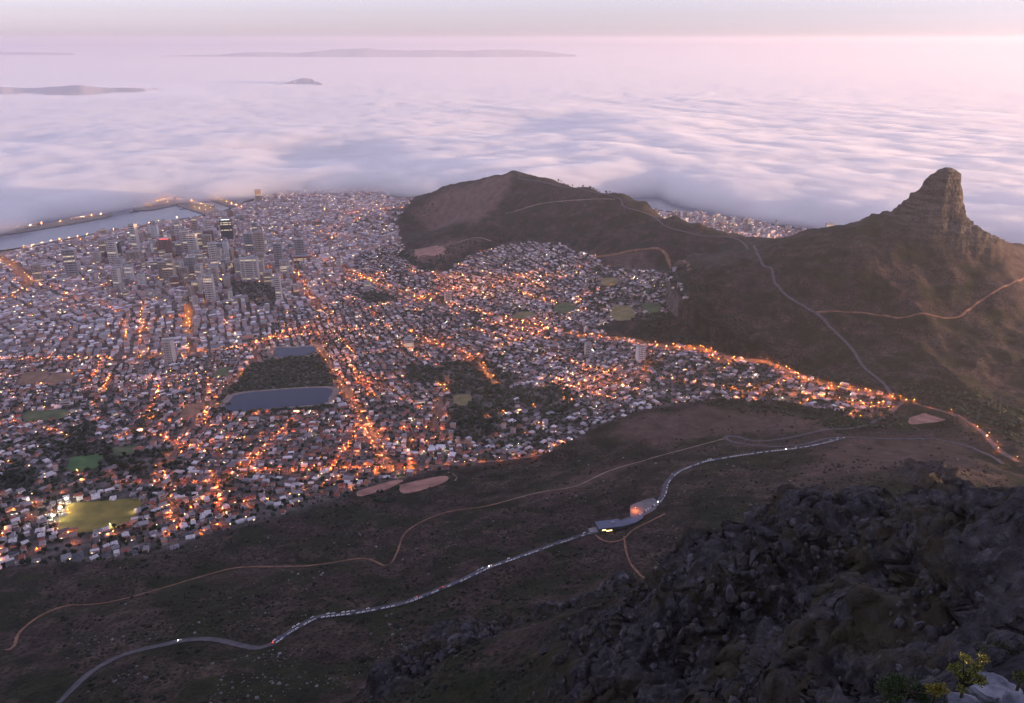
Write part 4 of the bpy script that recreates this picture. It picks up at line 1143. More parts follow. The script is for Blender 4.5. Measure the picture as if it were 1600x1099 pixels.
for q, pr in ((0, .85), (1, .5)):
    s_ = nres[RNG.random(len(nres)) < pr]
    x, y = local(H[s_], RNG.normal(0, 5, len(s_)), np.where(RNG.random(len(s_)) < .5, -1, 1) * (Dp[s_] / 2 + RNG.uniform(2, 5, len(s_)))); tp.append(np.c_[x, y])
nd = np.where((H[:, 5] == 1) & (RNG.random(nH) < .10))[0]
x, y = local(H[nd], W[nd] / 2 + 3, 0 * W[nd]); tp.append(np.c_[x, y])
WOODS = [([(1040,470),(1110,450),(1200,530),(1190,555),(1110,545),(1000,530)],420),([(1405,600),(1520,612),(1600,640),(1600,700),(1540,665),(1470,640),(1400,630)],420),([(1290,640),(1400,640),(1420,668),(1330,672),(1240,655)],260),
 ([(700,385),(800,368),(850,372),(790,384),(730,400),(700,425),(650,425)],330),([(1000,425),(1090,420),(1110,470),(1080,500)],200),([(1240,560),(1380,610),(1300,596),(1200,566)],120),([(1100,625),(1250,640),(1240,655),(1080,645)],150),([(600,330),(660,312),(690,330),(640,350)],130),([(560,770),(700,740),(840,712),(720,745),(600,790)],40)]
for q, n in WOODS: tp.append(scatter_poly(plan(q), n))
tp = np.vstack(tp)
tp = tp[(look(blur(g_road, 1), tp[:, 0], tp[:, 1]) < .42) & (look(g_open, tp[:, 0], tp[:, 1]) < .3)]
tz = height(tp[:, 0], tp[:, 1])
ok = tz > 1.0; tp = tp[ok]; tz = tz[ok]
ts = RNG.uniform(2.2, 5.0, len(tp)) * np.where(look(g_park, tp[:, 0], tp[:, 1]) > .5, 1.25, 1.0)
tpx, tpy, td = project(tp[:, 0], tp[:, 1], tz)
tvis = np.where((tpx > 0) & (tpx < 1600) & (look(g_city, tp[:, 0], tp[:, 1]) > .3))[0]
solo_t = tvis[np.argsort(td[tvis] / ts[tvis])][:215]
mt = np.ones(len(tp), bool); mt[solo_t] = False
TG = np.array([(0.020, 0.032, 0.014), (0.028, 0.040, 0.016), (0.034, 0.042, 0.02), (0.018, 0.026, 0.014)])
idx = np.where(mt)[0]
mass_of('city_trees', np.c_[tp[idx], tz[idx]], ts[idx], TG[RNG.integers(0, 4, len(idx))] * RNG.uniform(.7, 1.3, (len(idx), 1)), 'dark green trees between houses and in the city parks', 'trees', m_leaf, verts=ico(1)[0], lumps=2, rough=.38)
# single trees
def tree_proto(kind, seed):
    rg = np.random.default_rng(seed)
    bm = bmesh.new()
    def limb(a, b, r0, r1):
        a, b = Vector(a), Vector(b); d = (b - a); q = d.to_track_quat('Z', 'Y').to_matrix().to_4x4()
        ra = [bm.verts.new(a + q.to_3x3() @ Vector((math.cos(t) * r0, math.sin(t) * r0, 0))) for t in np.linspace(0, 6.283, 6)[:-1]]
        rb = [bm.verts.new(b + q.to_3x3() @ Vector((math.cos(t) * r1, math.sin(t) * r1, 0))) for t in np.linspace(0, 6.283, 6)[:-1]]
        for i in range(5): bm.faces.new((ra[i], ra[(i + 1) % 5], rb[(i + 1) % 5], rb[i]))
    th = 2.6 if kind != 'pine' else 5.0
    limb((0, 0, -1.5), (0.1, 0, th), .42, .28)
    cents = []
    for q in range(7):
        a = q * 2.4 + rg.random(); r = rg.uniform(.8, 2.2) if kind != 'pine' else rg.uniform(.6, 2.4); z = th + rg.uniform(.8, 3.4) if kind != 'pine' else th + rg.uniform(.4, 1.6)
        c = (math.cos(a) * r, math.sin(a) * r, z); cents.append(c); limb((0.1, 0, th - .3), c, .2, .05)
    tme = bpy.data.meshes.new('trunk'); bm.to_mesh(tme); bm.free(); tme.materials.append(m_bark)
    V = []; C = []
    for c in cents + [(0, 0, th + 2.6)]:
        n = 46; d = rg.normal(0, 1, (n, 3)); d /= np.linalg.norm(d, axis=1)[:, None]; rad = rg.uniform(.55, 1.0, n)[:, None] * (1.7 if kind != 'pine' else 1.35)
        p = np.array(c) + d * rad * np.array([1, 1, .8 if kind != 'pine' else .45])
        u = np.cross(d, rg.normal(0, 1, (n, 3))); u /= np.linalg.norm(u, axis=1)[:, None] + 1e-9; w = np.cross(d, u) + d * .3
        sz = rg.uniform(.4, .75, n)[:, None]
        V.append(np.stack([p - u * sz - w * sz, p + u * sz - w * sz * .6, p + u * sz * .7 + w * sz, p - u * sz * .8 + w * sz * .8], 1).reshape(-1, 3))
        C.append(np.repeat([TG[seed % 4] * 1.05], n, 0) * rg.uniform(.6, 1.45, (n, 1)))
    V = np.vstack(V); cme = np_mesh('crown', V, np.arange(len(V)).reshape(-1, 4), col=np.vstack(C)); cme.materials.append(m_leaf)
    return tme, cme
PROTO_T = [tree_proto('round', 1), tree_proto('round', 2), tree_proto('round', 3), tree_proto('pine', 4), tree_proto('pine', 7)]
def tree(x, y, z, k, s, label, group):
    root = empty('tree' if k < 3 else 'pine_tree', (x, y, z), float(RNG.random() * 6.28)); root.scale = (s, s, s * float(RNG.uniform(.9, 1.2)))
    child('trunk', PROTO_T[k][0], root); child('crown', PROTO_T[k][1], root)
    tag(root, label, 'tree', group)
for i in solo_t:
    k = int(RNG.integers(0, 3)); s = float(ts[i] / 3.1)
    lb = f"{'big' if s > 1.45 else 'mid-sized' if s > 1.1 else 'small'} {('broad', 'rounded', 'ragged')[k]} dark green tree {beside(tp[i, 0], tp[i, 1])}{place_words(tp[i, 0], tp[i, 1])}"
    if len(lb.split()) > 15: lb = lb[:lb.rindex(',')]
    tree(tp[i, 0], tp[i, 1], tz[i], k, s, lb, 'trees among the nearest houses')
# pines on the crest of the rounded hill
cx = np.r_[RNG.uniform(808, 850, 14), RNG.uniform(870, 970, 60)]
cy = np.interp(cx, [805, 860, 920, 970], [276, 285, 296, 308]) + RNG.uniform(-3, 2, len(cx))
cp_ = ridge_ground(cx, cy)
cz_ = height(cp_[:, 0], cp_[:, 1])
keep = (cp_[:, 1] < 4700)
for (x, y), z, px in zip(cp_[keep], cz_[keep], cx[keep]):
    tree(float(x), float(y), float(z), int(RNG.integers(3, 5)), float(RNG.uniform(1.0, 1.9)), 'small pine on the summit of the rounded hill' if px < 860 else 'small pine in the row along the crest of the rounded hill', 'pines on the crest of the rounded hill')

# ------------------------------------------------------------------ street lamps
LP = []      # x, y, z, colour(0 orange,1 white)
def along(k, gap, off, col=0, a=0.0, b=1.0):
    p = LINE[k]; n = len(p); st = max(1, int(round(gap / 8.0)))
    tg = np.gradient(p, axis=0); tg /= np.linalg.norm(tg, axis=1)[:, None]
    for q, i in enumerate(range(int(a * n), int(b * n), st)):
        s = 1 if q % 2 else -1
        LP.append((p[i, 0] - tg[i, 1] * off * s, p[i, 1] + tg[i, 0] * off * s, 0, col))
for k, g, o in (('kloof', 16, 9), ('upper', 16, 7), ('gracht', 16, 9), ('garden', 16, 8), ('mill', 16, 9), ('freeway', 24, 11), ('strand', 28, 8), ('dock', 30, 8), ('long', 24, 6), ('plein', 24, 6), ('nek_out', 44, 5.5)): along(k, g, o)
along('kloof', 24, 7.5, 0, .75, 1.0); along('nek_out', 16, 7, 0, 0, .12)
for k, g in (('orange', 40), ('upper_edge', 40), ('terrace', 40), ('west', 40), ('camp', 48), ('lower', 56), ('field', 56), ('wale', 32), ('somerset', 40)): along(k, g, 5.5)
s_ = RNG.choice(np.where((H[:, 5] < 2))[0], 800, replace=False)
x, y = local(H[s_], H[s_, 3] / 2, Dp[s_] / 2 + 3.5)
wt = np.where(RNG.random(len(s_)) < np.where(hpx[s_] > 720, .7, .36), 1, 0)
LP += list(np.c_[x, y, 0 * x, wt])
for si in range(len(SEEDS)):                          # strings of lamps along the lesser streets of each district
    for rep in range(1 if SEEDS[si][0][1] > 780 else 2 if SEEDS[si][0][1] > 640 else 4):
        a_ = SEED_A[si] + (0 if rep % 3 else math.pi / 2); o_ = _sp[si] + RNG.normal(0, 110, 2); n_ = int(RNG.integers(8, 17)); kk = np.arange(n_) * 27.0 - n_ * 13
        q = np.c_[o_[0] + np.cos(a_) * kk + 6 * np.sin(kk / 70), o_[1] + np.sin(a_) * kk + 6 * np.cos(kk / 80)]
        q = q[(look(g_city, q[:, 0], q[:, 1]) > .7) & (look(g_open, q[:, 0], q[:, 1]) < .2) & (look(g_park, q[:, 0], q[:, 1]) < .3)]
        LP += [(a, b, 0, 0) for a, b in q]
s_ = RNG.choice(np.where(seas & vis)[0], 120, replace=False); x, y = local(H[s_], H[s_, 3] / 2 + 0, Dp[s_] / 2 + 3); LP += list(np.c_[x, y, 0 * x, (RNG.random(len(x)) < .5)])
sheet('car_park', plan([(1318,645),(1345,633),(1392,630),(1398,640),(1370,650),(1335,652)]), m_asph, 'orange lit open car park at the saddle', 'car park', lift=.9)
lotlamps = plan([(1328,646),(1360,640),(1366,647),(1380,631),(1395,636),(1335,642),(1350,636),(1372,634),(1388,640),(1345,648),(1375,648)]); LP += [(a, b, 0, 0) for a, b in lotlamps]
LP = np.array(LP, float)
LP[:, 2] = height(LP[:, 0], LP[:, 1])
LP = LP[LP[:, 2] > .8]
d_h = np.full(len(LP), 1.0)
lpx, lpy, ld = project(LP[:, 0], LP[:, 1], LP[:, 2])
lv = np.where((lpx > 0) & (lpx < 1600))[0]
solo_l = lv[np.argsort(ld[lv])][:300]
OCT = np.array([(1, 0, 0), (0, 1, 0), (-1, 0, 0), (0, -1, 0), (0, 0, .7), (0, 0, -.7)]) * .46
OCF = [(0, 1, 4), (1, 2, 4), (2, 3, 4), (3, 0, 4), (1, 0, 5), (2, 1, 5), (3, 2, 5), (0, 3, 5)]
# hooded lantern: metal hood, downward glowing plate, small bright lens bowl underneath
HV = np.array([(-.5, -.5, 0), (.5, -.5, 0), (.5, .5, 0), (-.5, .5, 0), (0, 0, .3), (-.45, -.45, -.05), (.45, -.45, -.05), (.45, .45, -.05), (-.45, .45, -.05), (.3, 0, -.22), (0, .3, -.22), (-.3, 0, -.22), (0, -.3, -.22), (0, 0, -.02), (0, 0, -.42)])
HT_ = [(0, 1, 4), (1, 2, 4), (2, 3, 4), (3, 0, 4), (0, 2, 1), (0, 3, 2), (5, 7, 6), (5, 8, 7), (9, 10, 13), (10, 11, 13), (11, 12, 13), (12, 9, 13), (10, 9, 14), (11, 10, 14), (12, 11, 14), (9, 12, 14)]
HMI = np.array([2] * 6 + [0] * 2 + [1] * 8)
pole_me = with_mat(mesh_from('pole', [(-.09, .09, -.09, .09, -1.5, 8.0), (-.06, 1.3, -.05, .05, 8.0, 8.12)]), m_pole)
heads = []
for m, l in ((m_orange, m_lens_o), (m_white, m_lens_w)):
    me = np_mesh('lamp_head', HV, None, HT_, matidx=HMI)
    for x_ in (m, l, m_pole): me.materials.append(x_)
    heads.append(me)
for i in solo_l:
    root = empty('street_lamp', tuple(LP[i, :3]), float(RNG.random() * 6.28))
    child('pole', pole_me, root); child('lamp_head', heads[int(LP[i, 3])], root, (1.3, 0, 7.8))
    wd = beside(LP[i, 0], LP[i, 1]) + place_words(LP[i, 0], LP[i, 1]) if lpx[i] < 900 else ('on the road over the saddle' if lpx[i] < 1600 and lpy[i] < 720 else 'by the saddle')
    if len(wd.split()) > 12: wd = wd[:wd.rindex(',')]
    tag(root, f"{'orange' if LP[i, 3] == 0 else 'white'} street lamp {wd}", 'street lamp', 'street lamps of the nearest streets')
rest = np.setdiff1d(np.arange(len(LP)), solo_l)
n = len(rest)
nh = len(HV)
V1 = (HV[None] * RNG.uniform(.75, 1.15, (n, 1, 1)) + LP[rest][:, None, :3] + np.array([0, 0, 7.8])).reshape(-1, 3)
F1 = (np.array(HT_)[None] + (np.arange(n) * nh)[:, None, None]).reshape(-1, 3)
pb = np.array([(-.12, -.12, -1), (.12, -.12, -1), (0, .14, -1), (-.08, -.08, 7.6), (.08, -.08, 7.6), (0, .1, 7.6)])
V2 = (pb[None] + LP[rest][:, None, :3]).reshape(-1, 3)
F2 = (np.array([(0, 1, 4), (0, 4, 3), (1, 2, 5), (1, 5, 4), (2, 0, 3), (2, 3, 5)])[None] + (np.arange(n) * 6)[:, None, None] + len(V1)).reshape(-1, 3)
mi = np.r_[(np.where(HMI == 2, 4, HMI)[None] + np.where(HMI == 2, 0, 2)[None] * LP[rest, 3:4].astype(int)).ravel(), np.full(len(F2), 4)]
tag(link('city_street_lamps', np_mesh('city_street_lamps', np.vstack([V1, V2]), None, np.vstack([F1, F2]), matidx=mi), [m_orange, m_lens_o, m_white, m_lens_w, m_pole]), 'orange and white street lamps glowing all over the farther city', 'street lamps', kind='stuff')

# floodlights of the sports field
m_flood = emitter('floodlight_glow', (1.0, 0.90, 0.55), 800.0)
fl_xy = plan([(86, 816), (97, 803), (106, 790)])
mast_me = with_mat(mesh_from('mast', [(-.25, .25, -.25, .25, -2, 17), (-1.8, 1.8, -.15, .15, 16.4, 17.2)]), m_pole)
bulb = bpy.data.meshes.new('floodlight'); bulb.from_pydata([tuple(v * 1.3) for v in OCT], [], OCF); bulb.materials.append(m_flood)
for (x, y), wd in zip(fl_xy, ('corner by the lower houses', 'middle of the touchline', 'corner by the upper houses')):
    root = empty('floodlight_mast', (x, y, float(height([x], [y])[0])), .6)
    child('mast', mast_me, root)
    for sx_ in (-1.2, 1.2): child('floodlight', bulb, root, (sx_, -.6, 16.2))
    tag(root, 'tall white floodlight mast at the field ' + wd, 'floodlight', 'floodlights of the sports field')

# ------------------------------------------------------------------ harbour
m_quay = noisy(mat('quay_concrete', rough=.9), (0.11, 0.10, 0.095), (0.2, 0.18, 0.17), .05)
m_shed = noisy(mat('shed_roof', rough=.6), (0.30, 0.26, 0.26), (0.42, 0.38, 0.37), .1)
QUAYS = [([(-60,366),(60,351),(160,336),(167,339),(62,358),(-60,374)], 'long breakwater pier in front of the fog'), ([(206,328),(230,320),(262,311),(286,311),(276,319),(236,328)], 'broad pier with crane lamps at the harbour mouth'),
         ([(276,321),(298,312),(346,331),(330,337)], 'pier carrying a long pale shed'), ([(325,310),(336,306),(393,326),(380,331)], 'pier with a double row of lamps'), ([(-60,400),(0,394),(100,376),(200,355),(290,342),(290,348),(200,363),(100,384),(0,403),(-60,408)], 'harbour quay along the dock road')]
HL = []
for pts, lab in QUAYS:
    poly = np.array([by_z(a, b, 4)[:2] for a, b in pts])
    sheet('quay', poly, m_quay, lab, 'quay', level=4.2)
def lamps_px(pts, col, h=11):
    for a, b in pts:
        x, y, _ = by_z(a, b, 4.2); HL.append((x, y, 4.2, col, h))
lamps_px([(28,357),(66,352),(94,348),(131,341),(144,339),(158,337),(10,360),(112,345)], 0); lamps_px([(127,342),(213,326),(48,355)], 1)
lamps_px([(230,321),(246,317),(252,314),(258,313),(264,312),(270,313),(280,313),(236,324),(262,318)], 0)
lamps_px([(300 + 7.2 * k, 316 + 2.7 * k) for k in range(5)], 0); lamps_px([(330 + 8 * k, 309 + 2.7 * k) for k in range(7)], 0); lamps_px([(304 + 9 * k, 326 + 2.4 * k) for k in range(3)], 0)
lamps_px([(10 + 14 * k, 393 - 2.65 * k) for k in range(20)], 0)
lamp_big = [bpy.data.meshes.new('lamp_head') for _ in range(2)]
m_hl = [emitter('harbour_lamp_glow', (1.0, 0.34, 0.06), 260.0), emitter('harbour_white_glow', (1.0, 0.9, 0.7), 120.0)]
for me, m in zip(lamp_big, m_hl): me.from_pydata([tuple(v * 1.5) for v in OCT], [], OCF); me.materials.append(m)
hp_me = with_mat(mesh_from('pole', [(-.2, .2, -.2, .2, 0, 12)]), m_pole)
for (x, y, z, c_, h) in HL:
    root = empty('harbour_lamp', (x, y, z)); child('pole', hp_me, root); child('lamp_head', lamp_big[c_], root, (0, 0, 12.5))
    px, py, _ = project(np.array([x]), np.array([y]), np.array([z]))
    wd = 'on the long breakwater pier' if px[0] < 170 and py[0] < 365 else 'on the broad crane pier' if px[0] < 290 and py[0] < 330 else 'along the dock quay' if px[0] < 285 else 'on the piers by the long shed'
    tag(root, f"{'orange' if c_ == 0 else 'white'} harbour lamp {wd}", 'lamp', 'lamps around the harbour')
def shed(px, py, L, Wd, h, rz, label, colour='tan'):
    x, y, _ = by_z(px, py, 4.2)
    root = empty('warehouse', (x, y, 4.2), rz)
    child('wall', ub(m_con[colour]), root, scale=(L, Wd, h))
    o = child('roof', with_mat(mesh_from('roof', (), [((-L / 2 - 1, -Wd / 2 - 1, h), (L / 2 + 1, -Wd / 2 - 1, h), (L / 2 + 1, 0, h + 4), (-L / 2 - 1, 0, h + 4)), ((L / 2 + 1, Wd / 2 + 1, h), (-L / 2 - 1, Wd / 2 + 1, h), (-L / 2 - 1, 0, h + 4), (L / 2 + 1, 0, h + 4)), ((-L / 2 - 1, -Wd / 2 - 1, h), (-L / 2 - 1, 0, h + 4), (-L / 2 - 1, Wd / 2 + 1, h)), ((L / 2 + 1, -Wd / 2 - 1, h), (L / 2 + 1, Wd / 2 + 1, h), (L / 2 + 1, 0, h + 4))]), m_shed), root)
    for q in (-.3, 0, .3): child('door', ub(m_windark), root, (q * L, -Wd / 2 - .1, 0), scale=(5, .3, 5))
    tag(root, label, 'warehouse', 'warehouses in the harbour')
shed(318,320,165,26,10,-.42,'long pale warehouse on the pier','pale'); shed(48,354,70,22,14,.32,'tall tan warehouse in the middle of the breakwater','tan'); shed(60,352,40,20,18,.32,'square tan silo house on the breakwater','tan'); shed(26,358,45,20,10,.3,'low warehouse at the lamp end of the breakwater','pale')
shed(125,342,60,20,9,.3,'low shed near the tip of the breakwater','tan'); shed(255,317,60,24,12,.35,'warehouse under the crane lamps','pale'); shed(268,314,45,22,10,.35,'white warehouse beside the crane lamps','white')
shed(365,322,70,20,8,-.42,'low shed on the lamp row pier','tan')
m_crane = mat('crane_steel', (0.25, 0.12, 0.06), 0.6)
def crane(px, py, label):
    x, y, _ = by_z(px, py, 4.2); root = empty('harbour_crane', (x, y, 4.2), .3)
    for sx_ in (-5, 5):
        for sy_ in (-5, 5): child('leg', ub(m_crane), root, (sx_, sy_, 0), scale=(.9, .9, 24))
    child('gantry', ub(m_crane), root, (0, 0, 24), scale=(12, 12, 2)); child('cabin', ub(m_con['pale']), root, (0, 0, 26), scale=(5, 5, 4))
    j = child('jib', ub(m_crane), root, (10, 0, 28), scale=(34, 1.2, 1.4)); j.rotation_euler = (0, R(-38), 0)
    tag(root, label, 'crane', 'cranes on the harbour pier')
crane(247,318,'harbour crane at the seaward end of the broad pier'); crane(259,314,'harbour crane in the middle of the broad pier'); crane(274,315,'harbour crane at the city end of the broad pier')
m_hull = mat('ship_hull', (0.06, 0.07, 0.10), 0.5); m_super = mat('ship_white', (0.6, 0.6, 0.6), 0.5)
def ship(px, py, L, label, rz):
    x, y, _ = by_z(px, py, 0); root = empty('ship', (x, y, 0), rz)
    b = L / 2; w = L * .085
    pr = [(-b, -w), (b * .6, -w), (b, 0), (b * .6, w), (-b, w)]
    me = bpy.data.meshes.new('hull'); v = [(p[0] * .96, p[1] * .85, -2) for p in pr] + [(p[0], p[1], L * .06) for p in pr]
    me.from_pydata(v, [], [tuple(range(4, -1, -1)), tuple(range(5, 10))] + [(i, (i + 1) % 5, 5 + (i + 1) % 5, 5 + i) for i in range(5)]); me.materials.append(m_hull)
    child('hull', me, root); child('superstructure', ub(m_super), root, (-b * .6, 0, L * .06), scale=(L * .2, w * 1.5, L * .12)); child('funnel', ub(m_crane), root, (-b * .7, 0, L * .18), scale=(L * .05, w * .5, L * .05)); child('mast', ub(m_pole), root, (b * .3, 0, L * .06), scale=(.5, .5, L * .16))
    child('deck_lamp', lamp_big[1], root, (-b * .45, 0, L * .16))
    tag(root, label, 'ship', 'ships in the harbour')
ship(210,331,60,'small ship with white deck lamp at the pier end',.35); ship(285,327,45,'small ship lying beside the long shed pier',-.4); ship(140,331,70,'ship lying beyond the breakwater tip half in the fog',.3); ship(180,358,38,'small ship lying close to the dock quay',.3)

# ------------------------------------------------------------------ cars on the contour road
m_car = {k: mat(k + '_car_paint', c, 0.3, spec=.5) for k, c in {'white': (0.75, 0.75, 0.76), 'silver': (0.45, 0.46, 0.48), 'black': (0.03, 0.03, 0.035), 'red': (0.35, 0.03, 0.03), 'blue': (0.06, 0.10, 0.28)}.items()}
m_tyre = mat('tyre_rubber', (0.02, 0.02, 0.02), 0.9)
m_head = emitter('headlight_glow', (1.0, 0.92, 0.75), 25.0, False); m_tail = emitter('tail_light_glow', (1.0, 0.04, 0.02), 10.0, False)
def car_body():
    prof = [(-2.15, .35), (-2.2, .85), (-1.9, .98), (.85, .98), (2.05, .82), (2.2, .35)]
    bm = bmesh.new(); a = [bm.verts.new((x, -.86, z)) for x, z in prof]; b = [bm.verts.new((x, .86, z)) for x, z in prof]
    bm.faces.new(a); bm.faces.new(b[::-1]); n = len(prof)
    for i in range(n): bm.faces.new((a[i], b[i], b[(i + 1) % n], a[(i + 1) % n]))
    bmesh.ops.recalc_face_normals(bm, faces=bm.faces); me = bpy.data.meshes.new('body'); bm.to_mesh(me); bm.free(); return me
def car_cabin(top):
    bm = bmesh.new(); lo = [(-1.75, -.8, .98), (.95, -.8, .98), (.95, .8, .98), (-1.75, .8, .98)]; hi = [(-1.25, -.64, 1.5), (.25, -.64, 1.5), (.25, .64, 1.5), (-1.25, .64, 1.5)]
    L_ = [bm.verts.new(p) for p in lo]; T_ = [bm.verts.new(p) for p in hi]
    if top: bm.faces.new([bm.verts.new((p[0], p[1], 1.503)) for p in hi])
    else:
        for i in range(4): bm.faces.new((L_[i], L_[(i + 1) % 4], T_[(i + 1) % 4], T_[i]))
    me = bpy.data.meshes.new('cabin'); bm.to_mesh(me); bm.free(); return me
body_p = car_body(); cab_glass = with_mat(car_cabin(False), m_windark); roof_p = car_cabin(True)
BODY = {k: with_mat(body_p.copy(), m) for k, m in m_car.items()}; ROOFP = {k: with_mat(roof_p.copy(), m) for k, m in m_car.items()}
bm = bmesh.new(); bmesh.ops.create_cone(bm, segments=10, radius1=.33, radius2=.33, depth=.22, cap_ends=True, matrix=Matrix.Rotation(R(90), 4, 'X')); wheel_me = bpy.data.meshes.new('wheel'); bm.to_mesh(wheel_me); bm.free(); wheel_me.materials.append(m_tyre)
lamp_quad = lambda m: with_mat(mesh_from('headlight', [(-.05, .05, -.28, .28, -.12, .12)]), m)
hl_me = lamp_quad(m_head); tl_me = lamp_quad(m_tail)
def make_car(x, y, z, yaw, pitch, colour, label, on=0):
    root = empty('car', (x, y, z)); root.rotation_euler = (0, -pitch, yaw)
    child('body', BODY[colour], root); g = child('cabin_window', cab_glass, root); child('roof', ROOFP[colour], root)
    for a in (-1.35, 1.35):
        for b in (-.78, .78): child('wheel', wheel_me, root, (a, b, .33))
    if on & 1:
        for b in (-.55, .55): child('headlight', hl_me, root, (2.2, b, .66))
    if on & 2:
        for b in (-.55, .55): child('tail_light', tl_me, root, (-2.2, b, .75))
    tag(root, label, 'car', 'cars along the contour road')
P = LINE['contour']; cpx, cpy, _ = project(P[:, 0], P[:, 1], height(P[:, 0], P[:, 1]))
tg = np.gradient(P, axis=0); tg /= np.linalg.norm(tg, axis=1)[:, None]; s_len = np.r_[0, np.cumsum(np.linalg.norm(np.diff(P, axis=0), axis=1))]
ncar = 0
car_line = np.arange(4, s_len[-1], 6.4)
road_z = height(P[:, 0], P[:, 1]) + .9
for s0 in car_line:
    x0, y0 = np.interp(s0, s_len, P[:, 0]), np.interp(s0, s_len, P[:, 1]); tx, ty = np.interp(s0, s_len, tg[:, 0]), np.interp(s0, s_len, tg[:, 1]); tl = math.hypot(tx, ty); tx /= tl; ty /= tl
    px, py = np.interp(s0, s_len, cpx), np.interp(s0, s_len, cpy)
    dens = .92 if 1050 < px < 1320 else .6 if 985 < px <= 1050 else .8 if 790 < px <= 930 else .9 if 700 < px <= 790 else .7 if 615 < px <= 700 else .95 if 430 < px <= 615 else .0
    for side, f in ((1, 1.0), (-1, .55 if px < 620 else .12)):
        if RNG.random() > dens * f or ncar > 288: continue
        ox, oy = -ty * side * 3.3, tx * side * 3.3
        x, y = x0 + ox, y0 + oy; z = float(np.interp(s0, s_len, road_z)); zz = np.interp([s0 - 2, s0 + 2], s_len, road_z); pit = math.atan2(zz[1] - zz[0], 4)
        z = max(z, float(height([x], [y])[0]) + .9)
        colour = ('white', 'white', 'white', 'white', 'silver', 'silver', 'black', 'blue')[int(RNG.integers(0, 8))]
        wd = 'near the hairpin' if px > 1150 else 'above the cable station' if px > 985 else 'on the straight past the cable station' if px > 690 else 'on the lower bends'
        sw = 'downhill' if side == 1 else 'uphill'
        make_car(float(x), float(y), z + .02, math.atan2(ty, tx), pit, colour, f"{colour} car parked on {sw} side of contour road {wd}"); ncar += 1
for (fx, on, colour, wd) in ((1425, 1, 'silver', ''), (770, 3, 'white', 'just past the straight'), (690, 2, 'red', 'going down the straight'), (420, 2, 'red', 'at the lowest bend'), (1030, 1, 'white', 'in the bend above the station'), (1230, 1, 'silver', 'near the hairpin'), (650, 2, 'silver', 'on the straight'), (285, 1, 'white', 'alone on the last bend')):
    if fx > 1400: continue
    k = int(np.argmin(np.abs(cpx - fx) + (cpy < 690) * 500)); x, y = P[k] + np.array([tg[k, 1], -tg[k, 0]]) * 1.2
    make_car(float(x), float(y), float(road_z[k]) + .02, math.atan2(tg[k, 1], tg[k, 0]), 0, colour, f"{colour} car with lights on driving {wd}", on)
print('cars', ncar, 'trees', len(tp), 'lamps', len(LP))

# ------------------------------------------------------------------ lower cable station and its car park
m_lot = noisy(mat('car_park_tar', rough=.85), (0.11, 0.10, 0.11), (0.16, 0.145, 0.155), .1)
lot_xy = plan([(984,800),(1012,788),(1026,786),(1024,796),(1000,808),(986,812)])
lvl = float(height(lot_xy[:, 0], lot_xy[:, 1]).max()) + .8
sheet('car_park', lot_xy, m_lot, 'pale car park above the cable station', 'car park', level=lvl)
sxy = plan([(950,826)])[0]; sz_ = float(height([sxy[0]], [sxy[1]])[0])
st = empty('cable_station', (sxy[0], sxy[1] - 6, sz_ + 1.5), R(12))
m_blueroof = noisy(mat('blue_grey_roof', rough=.6), (0.07, 0.08, 0.13), (0.11, 0.12, 0.18), .3)
m_stwin = emitter('station_window_glow', (1.0, 0.72, 0.25), .9, False)
m_stw = noisy(mat('dark_station_wall', rough=.8), (0.05, 0.055, 0.05), (0.1, 0.1, 0.09), .3)
child('wall', ub(m_stw), st, (0, 0, -12), scale=(36, 17, 22)); rf = child('roof', ub(m_blueroof), st, (0, .5, 10), scale=(38, 20, 1.0)); child('roof_vent', ub(m_con['grey']), rf, (.2, .1, 1), scale=(.12, .2, 1.5))
child('wing', ub(m_stw), st, (30, 5, -10), scale=(30, 13, 16)).rotation_euler = (0, 0, R(14)); child('wing_roof', ub(m_blueroof), st, (30, 5, 6), scale=(31, 15, .9)).rotation_euler = (0, 0, R(14))
child('annexe', ub(m_stw), st, (52, 15, -8), scale=(18, 11, 12)).rotation_euler = (0, 0, R(32)); child('annexe_roof', ub(m_blueroof), st, (52, 15, 4), scale=(19, 13, .8)).rotation_euler = (0, 0, R(32))
child('platform', ub(m_con['grey']), st, (-24, 1, -8), scale=(12, 12, 11)); 
for (wx, wz, ww) in ((-10, 6.5, 5), (-2, 4.5, 9), (1, -2, 13), (-14, -.5, 3.2), (-12, 6.5, 2.5)): child('window', ub(m_stwin), st, (wx, -8.6, wz), scale=(ww, .3, 1.5))
for (wx, wy, wz) in ((20, -3.2, 1), (26, -1.6, 2.5), (31, -.6, 1.5), (36, .9, 3.0)): child('window', ub(m_stwin), st, (wx, wy, wz), scale=(1.8, .4, 1.6))
for wx in (10, 15): child('doorway', ub(m_windark), st, (wx, -8.6, -1), scale=(3.5, .3, 6))
tag(st, 'cable car station with blue grey roofs and yellow lit windows beside the contour road', 'station')
for (a, b) in ((991,804),):
    x, y = plan([(a, b)])[0]; root = empty('street_lamp', (x, y, lvl)); child('pole', pole_me, root); child('lamp_head', heads[0], root, (1.3, 0, 7.8)); tag(root, 'orange lamp at the cable station car park', 'street lamp', 'lamps at the car park')
for q, (a, b) in enumerate([(1000 + 3.2 * k, 806 - 1.9 * k) for k in range(8)]):
    x, y = plan([(a, b)])[0]; make_car(float(x), float(y), lvl + .05, R(100), 0, ('white', 'silver', 'black', 'white')[q % 4], f"{('white', 'silver', 'black', 'white')[q % 4]} car parked in the cable station car park")
